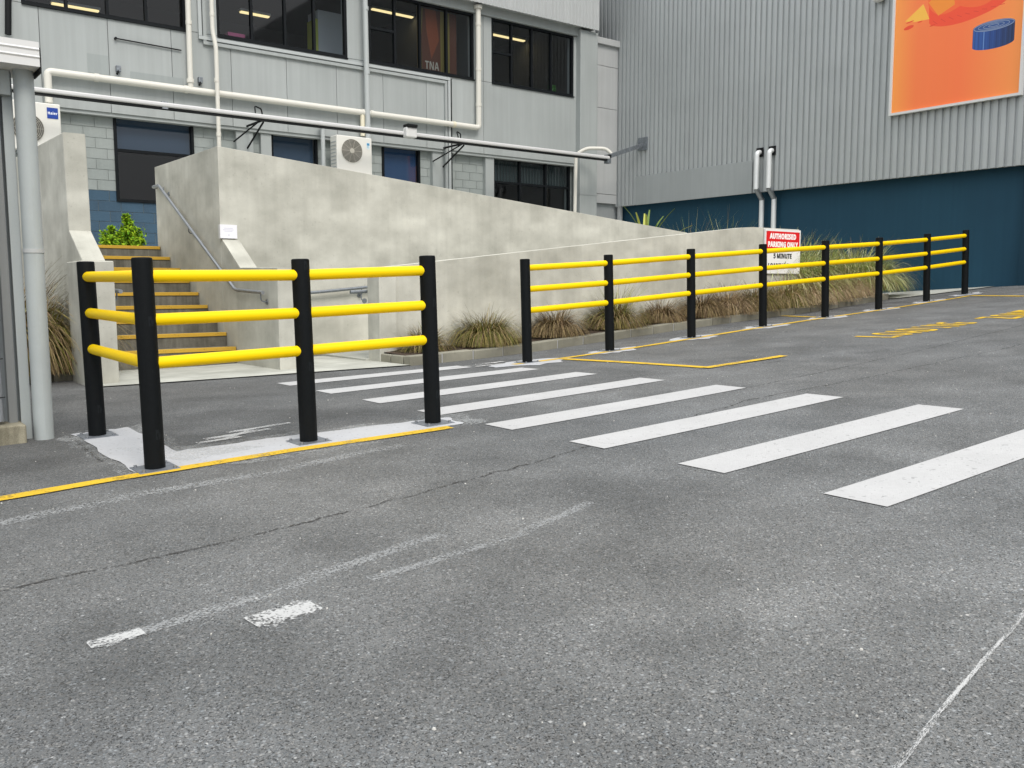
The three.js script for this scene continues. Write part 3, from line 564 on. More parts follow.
  windowsUp.forEach((w) => win(w.u0 - 0.035, w.u1 + 0.035, 5.88, 7.35, VF + 0.012, w.m, w.tr ? [w.tr] : []));
  for (const w of windowsUp) part('sill', box(w.u0 - 0.04, w.u1 + 0.04, 5.852, 5.878, VF - 0.035, VF + 0.02, 0.004), mat.frame, of);
  win(4.46, 5.9, 2.685, 4.225, VB - 0.03, [], [[4.46, 5.9, 3.61]], [3.61, 4.18, mat.blind]);
  win(7.44, 8.46, 2.65, 4.225, VB - 0.03, [], [], [2.7, 4.17, mat.blind]);
  win(9.99, 10.96, 2.65, 4.225, VB - 0.03, [], [], [2.7, 4.17, M({ color: C(0.03, 0.075, 0.17), roughness: 0.9 })]);
  win(12.99, 15.45, 2.2, 4.225, VB - 0.03, [13.83, 14.65], [[12.99, 15.45, 3.63]]);
  { const w = sub('window_blind', of); for (let u = 13.05; u < 15.35; u += 0.09) part('slat', box(u, u + 0.075, 3.64, 4.15, VB + 0.1, VB + 0.104), mat.blindDark, w); }
  // rooms behind the glass
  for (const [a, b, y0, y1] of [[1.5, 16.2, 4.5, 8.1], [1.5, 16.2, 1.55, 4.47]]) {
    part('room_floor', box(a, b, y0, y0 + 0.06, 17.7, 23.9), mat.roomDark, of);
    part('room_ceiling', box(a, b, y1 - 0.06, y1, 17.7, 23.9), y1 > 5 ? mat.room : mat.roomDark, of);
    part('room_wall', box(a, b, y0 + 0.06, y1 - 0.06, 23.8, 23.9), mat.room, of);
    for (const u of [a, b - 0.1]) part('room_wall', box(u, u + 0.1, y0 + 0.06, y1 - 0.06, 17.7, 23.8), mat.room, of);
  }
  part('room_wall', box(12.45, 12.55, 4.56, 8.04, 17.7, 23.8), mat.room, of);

  // things seen through the glass
  const lamp = (u0, u1, y, v, label, lit = 2.2) => {
    const t = thing('ceiling_light', label, 'light', [(u0 + u1) / 2, y, v], 'strip lights in the office');
    part('housing', box(u0, u1, y, y + 0.05, v - 0.07, v + 0.07), mat.white, t);
    part('tube', box(u0 + 0.02, u1 - 0.02, y - 0.03, y, v - 0.05, v + 0.05, 0.01), M({ color: C(0.8, 0.7, 0.4), emissive: C(1, 0.78, 0.38), emissiveIntensity: 0.9 }), t);
    const l = new THREE.RectAreaLight(0xffdf9e, lit, u1 - u0, 0.12); l.position.set(0, -0.04, 0); l.rotation.x = -Math.PI / 2; t.add(l);
  };
  lamp(4.0, 4.9, 6.66, 19.9, 'warm strip light behind the office window nearest the grey column');
  lamp(7.8, 8.5, 7.18, 19.9, 'warm strip light behind the upper window with the white cabinet');
  lamp(11.2, 12.4, 7.9, 20.1, 'warm strip light behind the upper window with the banners');
  lamp(14.85, 16.0, 7.9, 20.1, 'warm strip light behind the upper window next to the end column');
  const cab = thing('office_cabinet', 'pale cabinet standing behind the second upper window', 'cabinet', [9.3, 4.56, 18.6]);
  part('carcass', box(9.0, 9.6, 4.58, 7.1, 18.5, 19.0, 0.01), M({ color: C(0.62, 0.65, 0.68) }), cab);
  part('side_strip', box(8.93, 8.995, 4.58, 6.9, 18.5, 18.9), M({ color: C(0.55, 0.6, 0.1) }), cab);
  const pink = thing('carton', 'magenta carton on the sill of the second upper window', 'carton', [6.95, 5.9, 18.0]);
  part('body', box(6.75, 7.1, 5.9, 6.12, 17.85, 18.1, 0.01), M({ color: C(0.3, 0.04, 0.13) }), pink); part('shelf', box(6.4, 7.4, 5.85, 5.895, 17.8, 18.2), mat.roomDark, pink);
  const ban = thing('window_banner', 'orange and yellow printed banner hanging behind the third upper window', 'banner', [11.5, 5.9, 17.62]);
  const bm = canvasMat(256, 256, (x, w, h) => {
    x.fillStyle = '#4a2412'; x.fillRect(0, 0, w, h); x.fillStyle = '#5a4d1c'; x.beginPath(); x.moveTo(0, 0); x.lineTo(40, 0); x.lineTo(26, 120); x.lineTo(30, 256); x.lineTo(0, 256); x.fill();
    x.fillStyle = '#6a5e22'; x.fillRect(150, 0, 60, 256); x.fillStyle = '#6e3418'; x.beginPath(); x.moveTo(50, 0); x.lineTo(120, 0); x.lineTo(140, 120); x.lineTo(90, 200); x.lineTo(60, 90); x.fill();
    x.fillStyle = '#9a988f'; x.font = 'bold 46px sans-serif'; x.fillText('TNA', 48, 244);
  }, 0.9);
  part('cloth', box(10.95, 12.0, 5.93, 7.3, 17.6, 17.612), M({ color: C(0.2, 0.12, 0.05) }), ban);
  part('print', face([10.95, 5.93, 17.595], [12.0, 5.93, 17.595], [12.0, 7.3, 17.595], [10.95, 7.3, 17.595]), bm, ban);
  const plant = thing('sill_plant', 'small green plant on the sill behind the window next to the end column', 'plant', [15.05, 5.9, 17.8]);
  { const gs = []; for (let i = 0; i < 40; i++) { const g = new THREE.PlaneGeometry(0.05, 0.09); g.rotateX(rr(-1, 1)); g.rotateY(rnd() * 6); const p = P(15.05 + rr(-0.09, 0.09), 6.05 + rr(-0.06, 0.1), 17.8 + rr(-0.05, 0.05)); g.translate(p.x, p.y, p.z); gs.push(g); } part('leaves', merge(gs), M({ color: C(0.05, 0.2, 0.03), side: THREE.DoubleSide }), plant); const pot = new THREE.CylinderGeometry(0.06, 0.045, 0.1, 14); const q = P(15.05, 5.96, 17.8); pot.translate(q.x, q.y, q.z); part('pot', pot, mat.white, plant); part('shelf', box(14.4, 15.35, 5.88, 5.905, 17.72, 17.95), mat.roomDark, plant); }

  // pale panel between office and warehouse
  const pl = thing('link_wall', 'narrow pale panel wall between the grey office and the ribbed warehouse', 'wall', [16.6, 1.6, 17.4]);
  for (const [a, b] of [[3.3, 3.53], [3.54, 5.72], [5.73, 6.78], [6.79, 7.3]]) part('panel', box(16.1, 16.975, a, b, 17.42, 17.5, 0.004), mat.pale, pl);
  part('cap', box(16.095, 17.04, 7.3, 7.46, 17.34, 17.52, 0.01), mat.pale, pl);
  part('recess', box(16.1, 17.15, 1.6, 3.3, 17.52, 17.56), mat.cladPatch, pl);
  part('backing', box(16.1, 16.97, 3.3, 7.3, 17.51, 17.55), mat.joint, pl);
  part('post', box(16.99, 17.08, 1.6, 3.29, 17.3, 17.4), mat.pale, pl);
}

// ------------------------------------------------------------------ pipes, trays, units on the office wall
{
  const V0 = 17.29;
  const collar = (u, y, v, r, ax) => { const g = new THREE.CylinderGeometry(r, r, 0.07, 16); if (ax === 'u') g.rotateZ(Math.PI / 2); const p = P(u, y, v); g.translate(p.x, p.y, p.z); return g; };
  const p1 = thing('drain_pipe', 'long cream drain pipe running level across the office wall above the rail', 'pipe', [8, 4.8, V0]);
  part('run', tube([[3.37, 4.26, V0], [3.37, 4.785, V0], [12.4, 4.785, V0], [12.4, 7.5, V0]], 0.062, 0.07, 14), mat.whitePipe, p1);
  part('branch', tube([[9.38, 4.78, V0], [9.38, 4.3, V0]], 0.05, 0.05, 12), mat.creamPipe, p1);
  for (const u of [4.15, 5.7, 9.4, 9.6, 11.7]) part('coupling', collar(u, 4.785, V0, 0.072, 'u'), u === 11.7 ? mat.creamPipe : mat.whitePipe, p1);
  for (const y of [5.3, 6.1, 7.1]) part('coupling', collar(12.4, y, V0, 0.07), mat.whitePipe, p1);
  part('hopper', collar(12.4, 7.47, V0, 0.1), mat.whitePipe, p1);
  const p2 = thing('drain_pipe', 'upright cream pipe dropping from the roof into the level drain pipe', 'pipe', [5.84, 4.8, V0]);
  part('run', tube([[5.81, 8, V0], [5.79, 4.8, V0]], 0.05, 0.05, 14), mat.whitePipe, p2); part('coupling', collar(5.79, 4.95, V0, 0.066), mat.whitePipe, p2); part('coupling', collar(5.8, 6.0, V0, 0.057), mat.whitePipe, p2);
  const p3 = thing('drain_pipe', 'thin white pipe with a kink passing in front of the level drain pipe', 'pipe', [6.32, 3, 17.2]);
  part('run', tube([[6.21, 8, 17.2], [6.21, 5.9, 17.2], [6.25, 5.6, 17.16], [6.23, 1.7, 17.16]], 0.04, 0.1, 12), mat.whitePipe, p3); for (const y of [6.2, 5.0, 4.0]) part('coupling', collar(y > 6 ? 6.21 : 6.24, y, y > 6 ? 17.2 : 17.16, 0.046), mat.whitePipe, p3);
  const p4 = thing('downpipe', 'pale grey rainwater pipe between the second and third upper windows', 'pipe', [9.57, 3, 17.22]);
  part('run', tube([[9.45, 8, 17.22], [9.48, 1.7, 17.22]], 0.055, 0.05, 14), mat.greyPipe, p4); for (const y of [6.9, 5.6, 4.5]) part('coupling', collar(9.465, y, 17.22, 0.062), mat.greyPipe, p4);
  const p5 = thing('cable_trunking', 'twin grey cable trunking under the upper windows bending down the wall', 'trunking', [9, 5.8, 17.37]);
  for (const [o, d, mm] of [[0, 0, mat.greyPipe], [0.085, 0.002, mat.panelB]]) part('trunk', merge([box(6.0 + o, 11.66 - o, 5.76 - o, 5.82 - o, 17.345 + d, 17.398), box(11.6 - o, 11.66 - o, 3.0, 5.755 - o, 17.346 + d, 17.398), box(6.0 + o, 6.06 + o, 5.825 - o, 8, 17.346 + d, 17.398)]), mm, p5);
  part('cable', tube([[11.69, 5.8, 17.36], [11.69, 3, 17.36]], 0.012, 0.02, 8), mat.dark, p5);
  const p6 = thing('conduit', 'white conduit curving up the wall beside the lower dark window', 'pipe', [15.5, 3, 17.3]);
  part('run', tube([[15.2, 1.7, 17.12], [15.2, 4.4, 17.05], [15.42, 4.55, 16.9], [15.85, 4.55, 16.65], [15.95, 4.4, 16.55]], 0.045, 0.12, 12), mat.whitePipe, p6);
  const p7 = thing('dark_cable', 'dark cable bundle hanging on the office wall above the grey column', 'cable', [2.82, 5.3, 17.3]);
  part('cable', tube([[2.83, 8, 17.3], [2.86, 6.2, 17.3], [2.81, 5.3, 17.3]], 0.05, 0.3, 10), mat.dark, p7);
  const p8 = thing('wall_rod', 'thin dark rod fixed level under the first upper window', 'rod', [5.1, 5.5, 17.36]);
  part('rod', bar([4.52, 5.53, 17.37], [5.67, 5.5, 17.37], 0.012, 8), mat.dark, p8); part('end', bar([4.52, 5.53, 17.34], [4.52, 5.53, 17.4], 0.022, 8), mat.dark, p8);
  [[4.54, 'small wall fitting above the cream drain pipe near the wall rod'], [6.0, 'small wall fitting above the cream drain pipe near the kinked pipe']].forEach(([u, l]) => { const t = thing('wall_fitting', l, 'fitting', [u, 4.98, 17.35]); part('bracket', box(u - 0.04, u + 0.04, 4.95, 5.06, 17.33, 17.4, 0.01), mat.steel, t); part('stem', bar([u, 4.98, 17.36], [u - 0.04, 4.9, 17.3], 0.02, 8), mat.dark, t); });
  const vent = thing('wall_vent', 'small pipe stub behind the rail beside the lower window', 'pipe', [8.46, 4.4, 17.3]);
  part('stub', tube([[8.46, 3.0, 17.3], [8.46, 4.42, 17.3], [8.38, 4.46, 17.2]], 0.045, 0.04, 10), mat.greyPipe, vent);

  // long rail in front of the wall
  const b = thing('overhead_rail', 'long pale overhead rail spanning from the grey column to the warehouse corner', 'rail', [9, 4.3, 16.5]);
  part('rail', box(0.6, 15.78, 4.255, 4.335, 16.42, 16.55, 0.03), mat.beam, b);
  part('channel', box(0.6, 15.76, 4.222, 4.254, 16.45, 16.56), mat.dark, b);
  for (const u of [6.9, 11.5]) { part('bracket', merge([bar([u, 4.26, 16.55], [u, 4.26, 17.56], 0.022, 8), bar([u, 4.22, 16.6], [u + 0.02, 3.85, 17.47], 0.018, 8), bar([u - 0.1, 4.22, 16.55], [u - 0.25, 3.95, 17.47], 0.015, 8)]), mat.dark, b); part('cable_loop', tube([[u - 0.15, 4.38, 16.6], [u - 0.12, 4.52, 16.7], [u + 0.05, 4.5, 16.8], [u + 0.12, 4.36, 16.9]], 0.014, 0.05, 8), mat.dark, b); }
  part('splice', box(5.0, 5.1, 4.225, 4.355, 16.44, 16.56), mat.galv, b);
  part('arm', (() => { const L = Math.hypot(1.28, 0.42), g = new THREE.BoxGeometry(L, 0.1, 0.06); g.rotateZ(Math.atan2(0.42, 1.28)); const q = P(16.35, 4.52, 16.47); g.translate(q.x, q.y, q.z); return boxUV(g); })(), mat.steel, b);
  part('wall_plate', box(16.93, 16.99, 4.58, 4.9, 16.3, 16.62), mat.steel, b);
  part('wall_plate', box(15.7, 15.82, 4.16, 4.37, 16.44, 16.57), mat.steel, b);
  const fl = thing('floodlight', 'small white floodlight clipped on the overhead rail', 'light', [10.0, 4.3, 16.4]);
  part('body', box(9.86, 10.12, 4.2, 4.41, 16.3, 16.46, 0.03), mat.white, fl); part('hood', box(9.87, 10.11, 4.405, 4.47, 16.26, 16.46, 0.015), mat.dark, fl);

  // air conditioners
  const ac = (u0, u1, y0, y1, v, fan, label, brand) => {
    const t = thing('air_conditioner', label, 'air conditioner', [(u0 + u1) / 2, y0, v]);
    const c = part('casing', box(u0, u1, y0, y1, v, v + 0.3, 0.02), M({ color: C(0.78, 0.77, 0.72), roughness: 0.5 }), t);
    const [fu, fy, fr] = fan, disc = new THREE.CircleGeometry(fr, 32); disc.rotateY(0); const q = P(fu, fy, v - 0.004); disc.translate(q.x, q.y, q.z); part('fan_opening', disc, M({ color: C(0.16, 0.155, 0.14) }), c);
    const gs = []; for (let k = 1; k <= 9; k++) { const r = new THREE.TorusGeometry(fr * k / 9, 0.004, 5, 40); r.translate(q.x, q.y, -(v - 0.014)); gs.push(r); }
    for (let k = 0; k < 10; k++) { const a = k / 10 * 6.283; gs.push(bar([fu, fy, v - 0.016], [fu + Math.cos(a) * fr, fy + Math.sin(a) * fr, v - 0.016], 0.004, 5)); }
    part('fan_grille', merge(gs), M({ color: C(0.5, 0.48, 0.42) }), c);
    const hub = new THREE.CylinderGeometry(fr * 0.22, fr * 0.22, 0.012, 18); hub.rotateX(Math.PI / 2); hub.translate(q.x, q.y, -(v - 0.014)); part('hub', hub, M({ color: C(0.5, 0.48, 0.42) }), c);
    for (let k = 0; k < 9; k++) { const y = y0 + (y1 - y0) * (0.1 + 0.09 * k); part('louvre', box(u0 - 0.012, u0 + 0.002, y, y + 0.02, v + 0.03, v + 0.27), mat.greyPipe, t); }
    part('badge', face(...brand.at), brand.mat, t);
    for (const u of [u0 + 0.12, u1 - 0.12]) part('wall_bracket', box(u - 0.02, u + 0.02, y0 - 0.04, y0 - 0.002, v, 17.59), mat.steel, t);
  };
  const va = 17.0;
  ac(2.7, 3.48, 3.4, 4.2, va, [2.97, 3.76, 0.24], 'white air conditioner with a blue badge beside the narrow stair wall', { at: [[3.27, 3.95, va - 0.006], [3.44, 3.95, va - 0.006], [3.44, 4.13, va - 0.006], [3.27, 4.13, va - 0.006]], mat: canvasMat(128, 128, (x) => { x.fillStyle = '#123f9c'; x.fillRect(0, 0, 128, 128); x.fillStyle = '#fff'; x.font = 'bold 44px sans-serif'; x.textAlign = 'center'; x.fillText('Haier', 64, 80); }) });
  ac(8.62, 9.43, 3.42, 4.22, va, [8.96, 3.92, 0.235], 'cream air conditioner peeping over the tall wall beside the grey rainwater pipe', { at: [[9.3, 3.98, va - 0.006], [9.38, 3.98, va - 0.006], [9.38, 4.12, va - 0.006], [9.3, 4.12, va - 0.006]], mat: canvasMat(64, 96, (x) => { x.fillStyle = '#dfe6e8'; x.fillRect(0, 0, 64, 96); x.fillStyle = '#3f8fbf'; x.fillRect(8, 8, 48, 34); x.fillStyle = '#7fb5cc'; x.fillRect(8, 50, 36, 10); x.fillRect(8, 68, 44, 8); }) });
}

// ------------------------------------------------------------------ warehouse
{
  const wh = thing('warehouse', 'warehouse with grey ribbed cladding above a dark blue base wall', 'building', [17.2, 1.0, 8]);
  const pos = [], idx = [], pitch = 0.145, dp = 0.036; let k = 0;
  const pr = []; for (let v = -8; v < 26; v += pitch) pr.push([v, 0], [v + pitch * 0.3, 0], [v + pitch * 0.38, dp], [v + pitch * 0.92, dp]);
  pr.forEach(([v, d]) => { pos.push(17.0 - d, 3.23, -v, 17.0 - d, 13, -v); if (k) idx.push(k * 2 - 2, k * 2 - 1, k * 2, k * 2, k * 2 - 1, k * 2 + 1); k++; });
  let g = new THREE.BufferGeometry(); g.setAttribute('position', new THREE.Float32BufferAttribute(pos, 3)); g.setIndex(idx); g = boxUV(g); g.computeVertexNormals();
  part('ribbed_cladding', g, mat.clad, wh);
  part('inner_wall', box(17.03, 17.6, 3.3, 13, -8, 26), mat.joint, wh);
  part('cladding_flashing', box(17.005, 17.03, 3.225, 3.3, -8, 26), mat.cladPatch, wh);
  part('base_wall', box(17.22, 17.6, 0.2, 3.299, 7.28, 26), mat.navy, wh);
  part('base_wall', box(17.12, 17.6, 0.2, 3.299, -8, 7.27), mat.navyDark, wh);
  part('flat_panel', box(16.955, 16.97, 3.22, 3.95, 13.04, 16.7, 0.003), mat.cladPatch, wh);

  const bb = thing('billboard', 'orange poster board with a blue bottle cap fixed high on the ribbed wall', 'billboard', [16.9, 4.5, 8.5]);
  const b0 = 9.7, b1 = 7.33, y0 = 4.47, y1 = 7.9;
  part('frame', merge([box(16.86, 16.95, y0 - 0.045, y0, b1 - 0.045, b0 + 0.045), box(16.86, 16.95, y1, y1 + 0.045, b1 - 0.045, b0 + 0.045), box(16.86, 16.95, y0, y1, b1 - 0.045, b1), box(16.86, 16.95, y0, y1, b0, b0 + 0.045), box(16.9, 16.95, y0, y1, b1, b0)]), mat.white, bb);
  const W = 1024, H = 1482, X = (v) => (b0 - v) / (b0 - b1) * W, Y = (y) => (y1 - y) / (y1 - y0) * H;
  part('poster', face([16.895, y0, b0], [16.895, y0, b1], [16.895, y1, b1], [16.895, y1, b0]), canvasMat(W, H, (x) => {
    x.fillStyle = '#ff7d3f'; x.fillRect(0, 0, W, H);
    // printed backdrop: orange paper, lighter amber towards the sides
    let gr = x.createLinearGradient(0, 0, W, 0); gr.addColorStop(0, '#ffa04a'); gr.addColorStop(0.2, '#fd8045'); gr.addColorStop(0.55, '#ff7c44'); gr.addColorStop(1, '#ff9a4c'); x.fillStyle = gr; x.fillRect(0, 0, W, H);
    // bottle lying in red liquid
    x.fillStyle = '#f8512f'; x.beginPath(); x.moveTo(X(9.02), Y(6.02)); x.bezierCurveTo(X(8.95), Y(5.9), X(8.5), Y(5.84), X(8.05), Y(5.95)); x.bezierCurveTo(X(7.7), Y(6.02), X(7.5), Y(6.15), X(7.4), Y(6.4)); x.lineTo(X(7.4), Y(7.4)); x.lineTo(X(9.1), Y(7.4)); x.fill();
    x.fillStyle = '#fb6a33'; x.beginPath(); x.moveTo(X(9.05), Y(6.35)); x.bezierCurveTo(X(8.9), Y(6.05), X(8.7), Y(6.1), X(8.45), Y(6.2)); x.bezierCurveTo(X(8.0), Y(6.0), X(7.8), Y(6.15), X(7.6), Y(6.5)); x.lineTo(X(7.8), Y(7.3)); x.lineTo(X(9.1), Y(7.3)); x.fill();
    x.fillStyle = '#f9922f'; x.beginPath(); x.moveTo(X(9.05), Y(6.4)); x.lineTo(X(8.85), Y(6.12)); x.lineTo(X(8.55), Y(6.25)); x.lineTo(X(8.6), Y(6.7)); x.fill();
    x.fillStyle = '#ffc04a'; x.beginPath(); x.moveTo(X(9.5), Y(6.16)); x.lineTo(X(9.15), Y(6.4)); x.lineTo(X(9.02), Y(6.1)); x.lineTo(X(9.3), Y(6.11)); x.fill();
    x.fillStyle = '#ef4a28'; for (const [v, y, a, b] of [[9.42, 6.03, 0.1, 0.035], [9.2, 6.09, 0.05, 0.012], [8.95, 5.97, 0.06, 0.015], [9.4, 6.13, 0.08, 0.012]]) { x.beginPath(); x.ellipse(X(v), Y(y), a * 432, b * 432, -0.15, 0, 7); x.fill(); }
    x.strokeStyle = '#e8452c'; x.lineWidth = 5; for (let i = 0; i < 9; i++) { x.beginPath(); x.moveTo(X(8.95 - 0.15 * i), Y(6.05)); x.lineTo(X(8.86 - 0.15 * i), Y(5.97 + 0.01 * i)); x.stroke(); }
    // ribbed blue cap
    const cx = X(7.83), w = 0.36 * 432, ty = Y(5.72), by = Y(5.4);
    let cg = x.createLinearGradient(cx - w, 0, cx + w, 0); cg.addColorStop(0, '#2a5aa8'); cg.addColorStop(0.5, '#1b4286'); cg.addColorStop(1, '#16294f'); x.fillStyle = cg; x.beginPath(); x.ellipse(cx, by, w, 36, 0, 0, Math.PI); x.lineTo(cx - w, ty); x.lineTo(cx + w, ty); x.fill();
    for (let i = -9; i <= 9; i++) { const q = Math.sin(i / 9.5 * 1.5) * w; x.strokeStyle = i === -3 ? 'rgba(150,185,235,0.6)' : i % 2 ? 'rgba(10,24,60,0.28)' : 'rgba(60,110,180,0.22)'; x.lineWidth = 7; x.beginPath(); x.moveTo(cx + q, ty); x.lineTo(cx + q, by + 34 * Math.sqrt(Math.max(0, 1 - (q / w) ** 2))); x.stroke(); }
    x.fillStyle = '#31528d'; x.beginPath(); x.ellipse(cx, ty, w, 38, 0, 0, 7); x.fill();
    x.strokeStyle = '#8f9cb4'; x.lineWidth = 5; x.beginPath(); x.ellipse(cx, ty, w - 6, 33, 0, 0, 7); x.stroke(); for (const k2 of [0.75, 0.5, 0.25]) { x.lineWidth = 4; x.beginPath(); x.ellipse(cx, ty, w * k2, 34 * k2, 0, 0, 7); x.stroke(); }
  }, 0.45), bb);

  [[12.84, 'white downpipe on the ribbed wall farther from the billboard'], [12.51, 'white downpipe on the ribbed wall nearer the billboard']].forEach(([v, l]) => {
    const t = thing('downpipe', l, 'pipe', [16.85, 1.5, v], 'pair of white downpipes');
    part('run', tube([[17.0, 4.1, v], [16.85, 4.1, v], [16.85, 3.28, v]], 0.056, 0.09, 14), mat.downpipe, t);
    part('offset', tube([[16.85, 3.3, v], [17.07, 3.07, v]], 0.058, 0.05, 14), mat.galv, t);
    part('lower_run', tube([[17.07, 3.09, v], [17.07, 1.0, v]], 0.056, 0.05, 14), mat.downpipe, t);
    part('flange', box(16.945, 16.965, 4.0, 4.2, v - 0.09, v + 0.09), mat.dark, t);
  });
  const lp = thing('wall_lamp', 'small white bulkhead lamp high on the ribbed wall beside the billboard', 'light', [16.9, 6.7, 10.05]);
  { const s = new THREE.SphereGeometry(0.1, 20, 12); s.scale(0.8, 0.7, 1.3); const q = P(16.88, 6.72, 10.05); s.translate(q.x, q.y, q.z); part('cover', s, mat.white, lp); part('mount', box(16.9, 16.97, 6.68, 6.8, 9.98, 10.12), mat.steel, lp); }
}

// ------------------------------------------------------------------ signs
{
  const s = thing('parking_sign', 'red and white authorised parking sign fixed at the end of the low ramp wall', 'sign', [12.6, 1.3, 9.02]);
  part('board', box(12.09, 13.06, 1.31, 2.035, 9.02, 9.046, 0.006), mat.white, s);
  part('print', face([12.1, 1.32, 9.016], [13.05, 1.32, 9.016], [13.05, 2.025, 9.016], [12.1, 2.025, 9.016]), canvasMat(768, 570, (x, w, h) => {
    x.fillStyle = '#f2f2f2'; x.fillRect(0, 0, w, h); x.fillStyle = '#e4151d'; x.fillRect(22, 22, w - 44, 230); x.textAlign = 'center'; x.fillStyle = '#fff'; x.font = 'bold 92px sans-serif'; x.strokeStyle = '#fff'; x.lineWidth = 7; for (const [t, y, m] of [['AUTHORISED', 118, 570], ['PARKING ONLY', 224, 650]]) { x.strokeText(t, w / 2, y, m); x.fillText(t, w / 2, y, m); }
    x.fillStyle = '#1b1b1d'; x.font = 'bold 84px sans-serif'; x.strokeStyle = '#1b1b1d'; x.lineWidth = 6; for (const [t, y, m] of [['5 MINUTE', 372, 420], ['LOADING ZONE', 500, 620]]) { x.strokeText(t, w / 2, y, m); x.fillText(t, w / 2, y, m); }
  }), s);
  for (const [u, y] of [[12.14, 1.36], [13.01, 1.36], [12.14, 1.985], [13.01, 1.985]]) part('screw', bar([u, y, 9.01], [u, y, 9.03], 0.008, 8), mat.galv, s);
  const p = thing('paper_notice', 'small white paper notice stuck on the corner of the tall wall', 'notice', [3.97, 1.7, 10.66]);
  part('sheet', box(3.845, 4.055, 1.69, 1.855, 10.648, 10.699), mat.white, p);
  part('print', face([3.847, 1.692, 10.646], [4.053, 1.692, 10.646], [4.053, 1.853, 10.646], [3.847, 1.853, 10.646]), canvasMat(256, 200, (x) => { x.fillStyle = '#eeeef3'; x.fillRect(0, 0, 256, 200); x.fillStyle = '#c5c4d6'; for (const [a, b, c] of [[60, 50, 130], [46, 72, 156], [64, 92, 120]]) x.fillRect(a, b, c, 7); x.fillRect(124, 140, 12, 22); }), p);
}

// ------------------------------------------------------------------ cage with grey column at the picture's edge
{
  const c = thing('service_cage', 'grey service cage with round column and wire mesh beside the stairs', 'enclosure', [0.6, 0.13, 6.5]);
  const m = M({ map: paintMap, color: C(0.5, 0.54, 0.54), roughness: 0.55 });
  const col = part('column', tube([[1.1, 0.1, 6.35], [1.1, 2.5, 6.35]], 0.058, 0.05, 24), m, c);
  part('collar', tube([[1.1, 1.32, 6.35], [1.1, 1.345, 6.35]], 0.062, 0.01, 24), mat.fascia, col);
  part('corner_post', box(0.985, 1.045, 0.12, 2.45, 6.42, 6.52, 0.004), m, c);
  part('door_post', box(0.915, 0.965, 0.2, 2.4, 6.4, 6.47, 0.004), M({ map: paintMap, color: C(0.25, 0.26, 0.26), roughness: 0.6 }), c);
  const f = part('fascia', prismU([[6.17, 2.43], [6.17, 2.475], [6.163, 2.485], [6.17, 2.495], [6.17, 2.52], [6.163, 2.53], [6.17, 2.54], [6.17, 2.575], [6.6, 2.66], [6.6, 2.43]], -4, 1.165, 0.004), mat.white, c);
  part('gutter_end', box(1.166, 1.175, 2.4, 2.55, 6.2, 6.4), mat.dark, f);
  part('lintel', box(-4, 1.03, 2.28, 2.429, 6.37, 6.5, 0.004), m, c);
  part('roof', prismU([[6.6, 2.6], [6.6, 2.66], [9.0, 2.62], [9.0, 2.56]], -4, 1.1, 0.004), mat.steel, c);
  part('back_wall', box(-4, 1.0, 0.1, 2.56, 8.9, 9.0), mat.cladPatch, c);
  part('side_wall', box(1.0, 1.05, 0.1, 2.56, 6.6, 9.0), mat.cladPatch, c);
  part('plinth', box(-4, 0.99, 0.02, 0.25, 6.27, 6.5, 0.015), M({ map: stepMap, color: C(1.15, 1.1, 0.95), bumpMap: concreteBump, bumpScale: 0.02, roughness: 0.95 }), c);
  const gate = sub('mesh_panel', c);
  part('upright', bar([0.86, 0.27, 6.36], [0.86, 2.25, 6.36], 0.024, 14), mat.galv, gate);
  part('bottom_rail', bar([-1.5, 0.33, 6.36], [0.86, 0.33, 6.36], 0.02, 12), mat.galv, gate);
  part('top_rail', bar([-1.5, 2.22, 6.36], [0.86, 2.22, 6.36], 0.02, 12), mat.galv, gate);
  const wires = [];
  for (let k = 0; k < 46; k++) for (const s of [1, -1]) { // crossing diagonal wires, cut to the panel
    const y0 = -0.6 + k * 0.072; const pts = [];
    for (let q = 0; q <= 1; q++) { const u = q ? 0.86 : 0.2; const y = s > 0 ? y0 + (u - 0.2) : y0 + 0.66 - (u - 0.2); pts.push([u, y]); }
    let [a, b] = pts; const cl = (p, o) => { if (p[1] < 0.33) { const t = (0.33 - p[1]) / (o[1] - p[1]); return [p[0] + (o[0] - p[0]) * t, 0.33]; } if (p[1] > 2.22) { const t = (2.22 - p[1]) / (o[1] - p[1]); return [p[0] + (o[0] - p[0]) * t, 2.22]; } return p; };
    if (Math.max(a[1], b[1]) < 0.35 || Math.min(a[1], b[1]) > 2.2) continue;
    const A = cl(a, b), B = cl(b, a); wires.push(bar([A[0], A[1], 6.36 + s * 0.003], [B[0], B[1], 6.36 + s * 0.003], 0.0018, 4));
  }
  part('wire_mesh', merge(wires), mat.steel, gate);
  for (let y = 0.42; y < 2.2; y += 0.24) part('tie_wire', bar([0.83, y, 6.33], [0.89, y + 0.004, 6.33], 0.003, 5), mat.dark, gate);
}

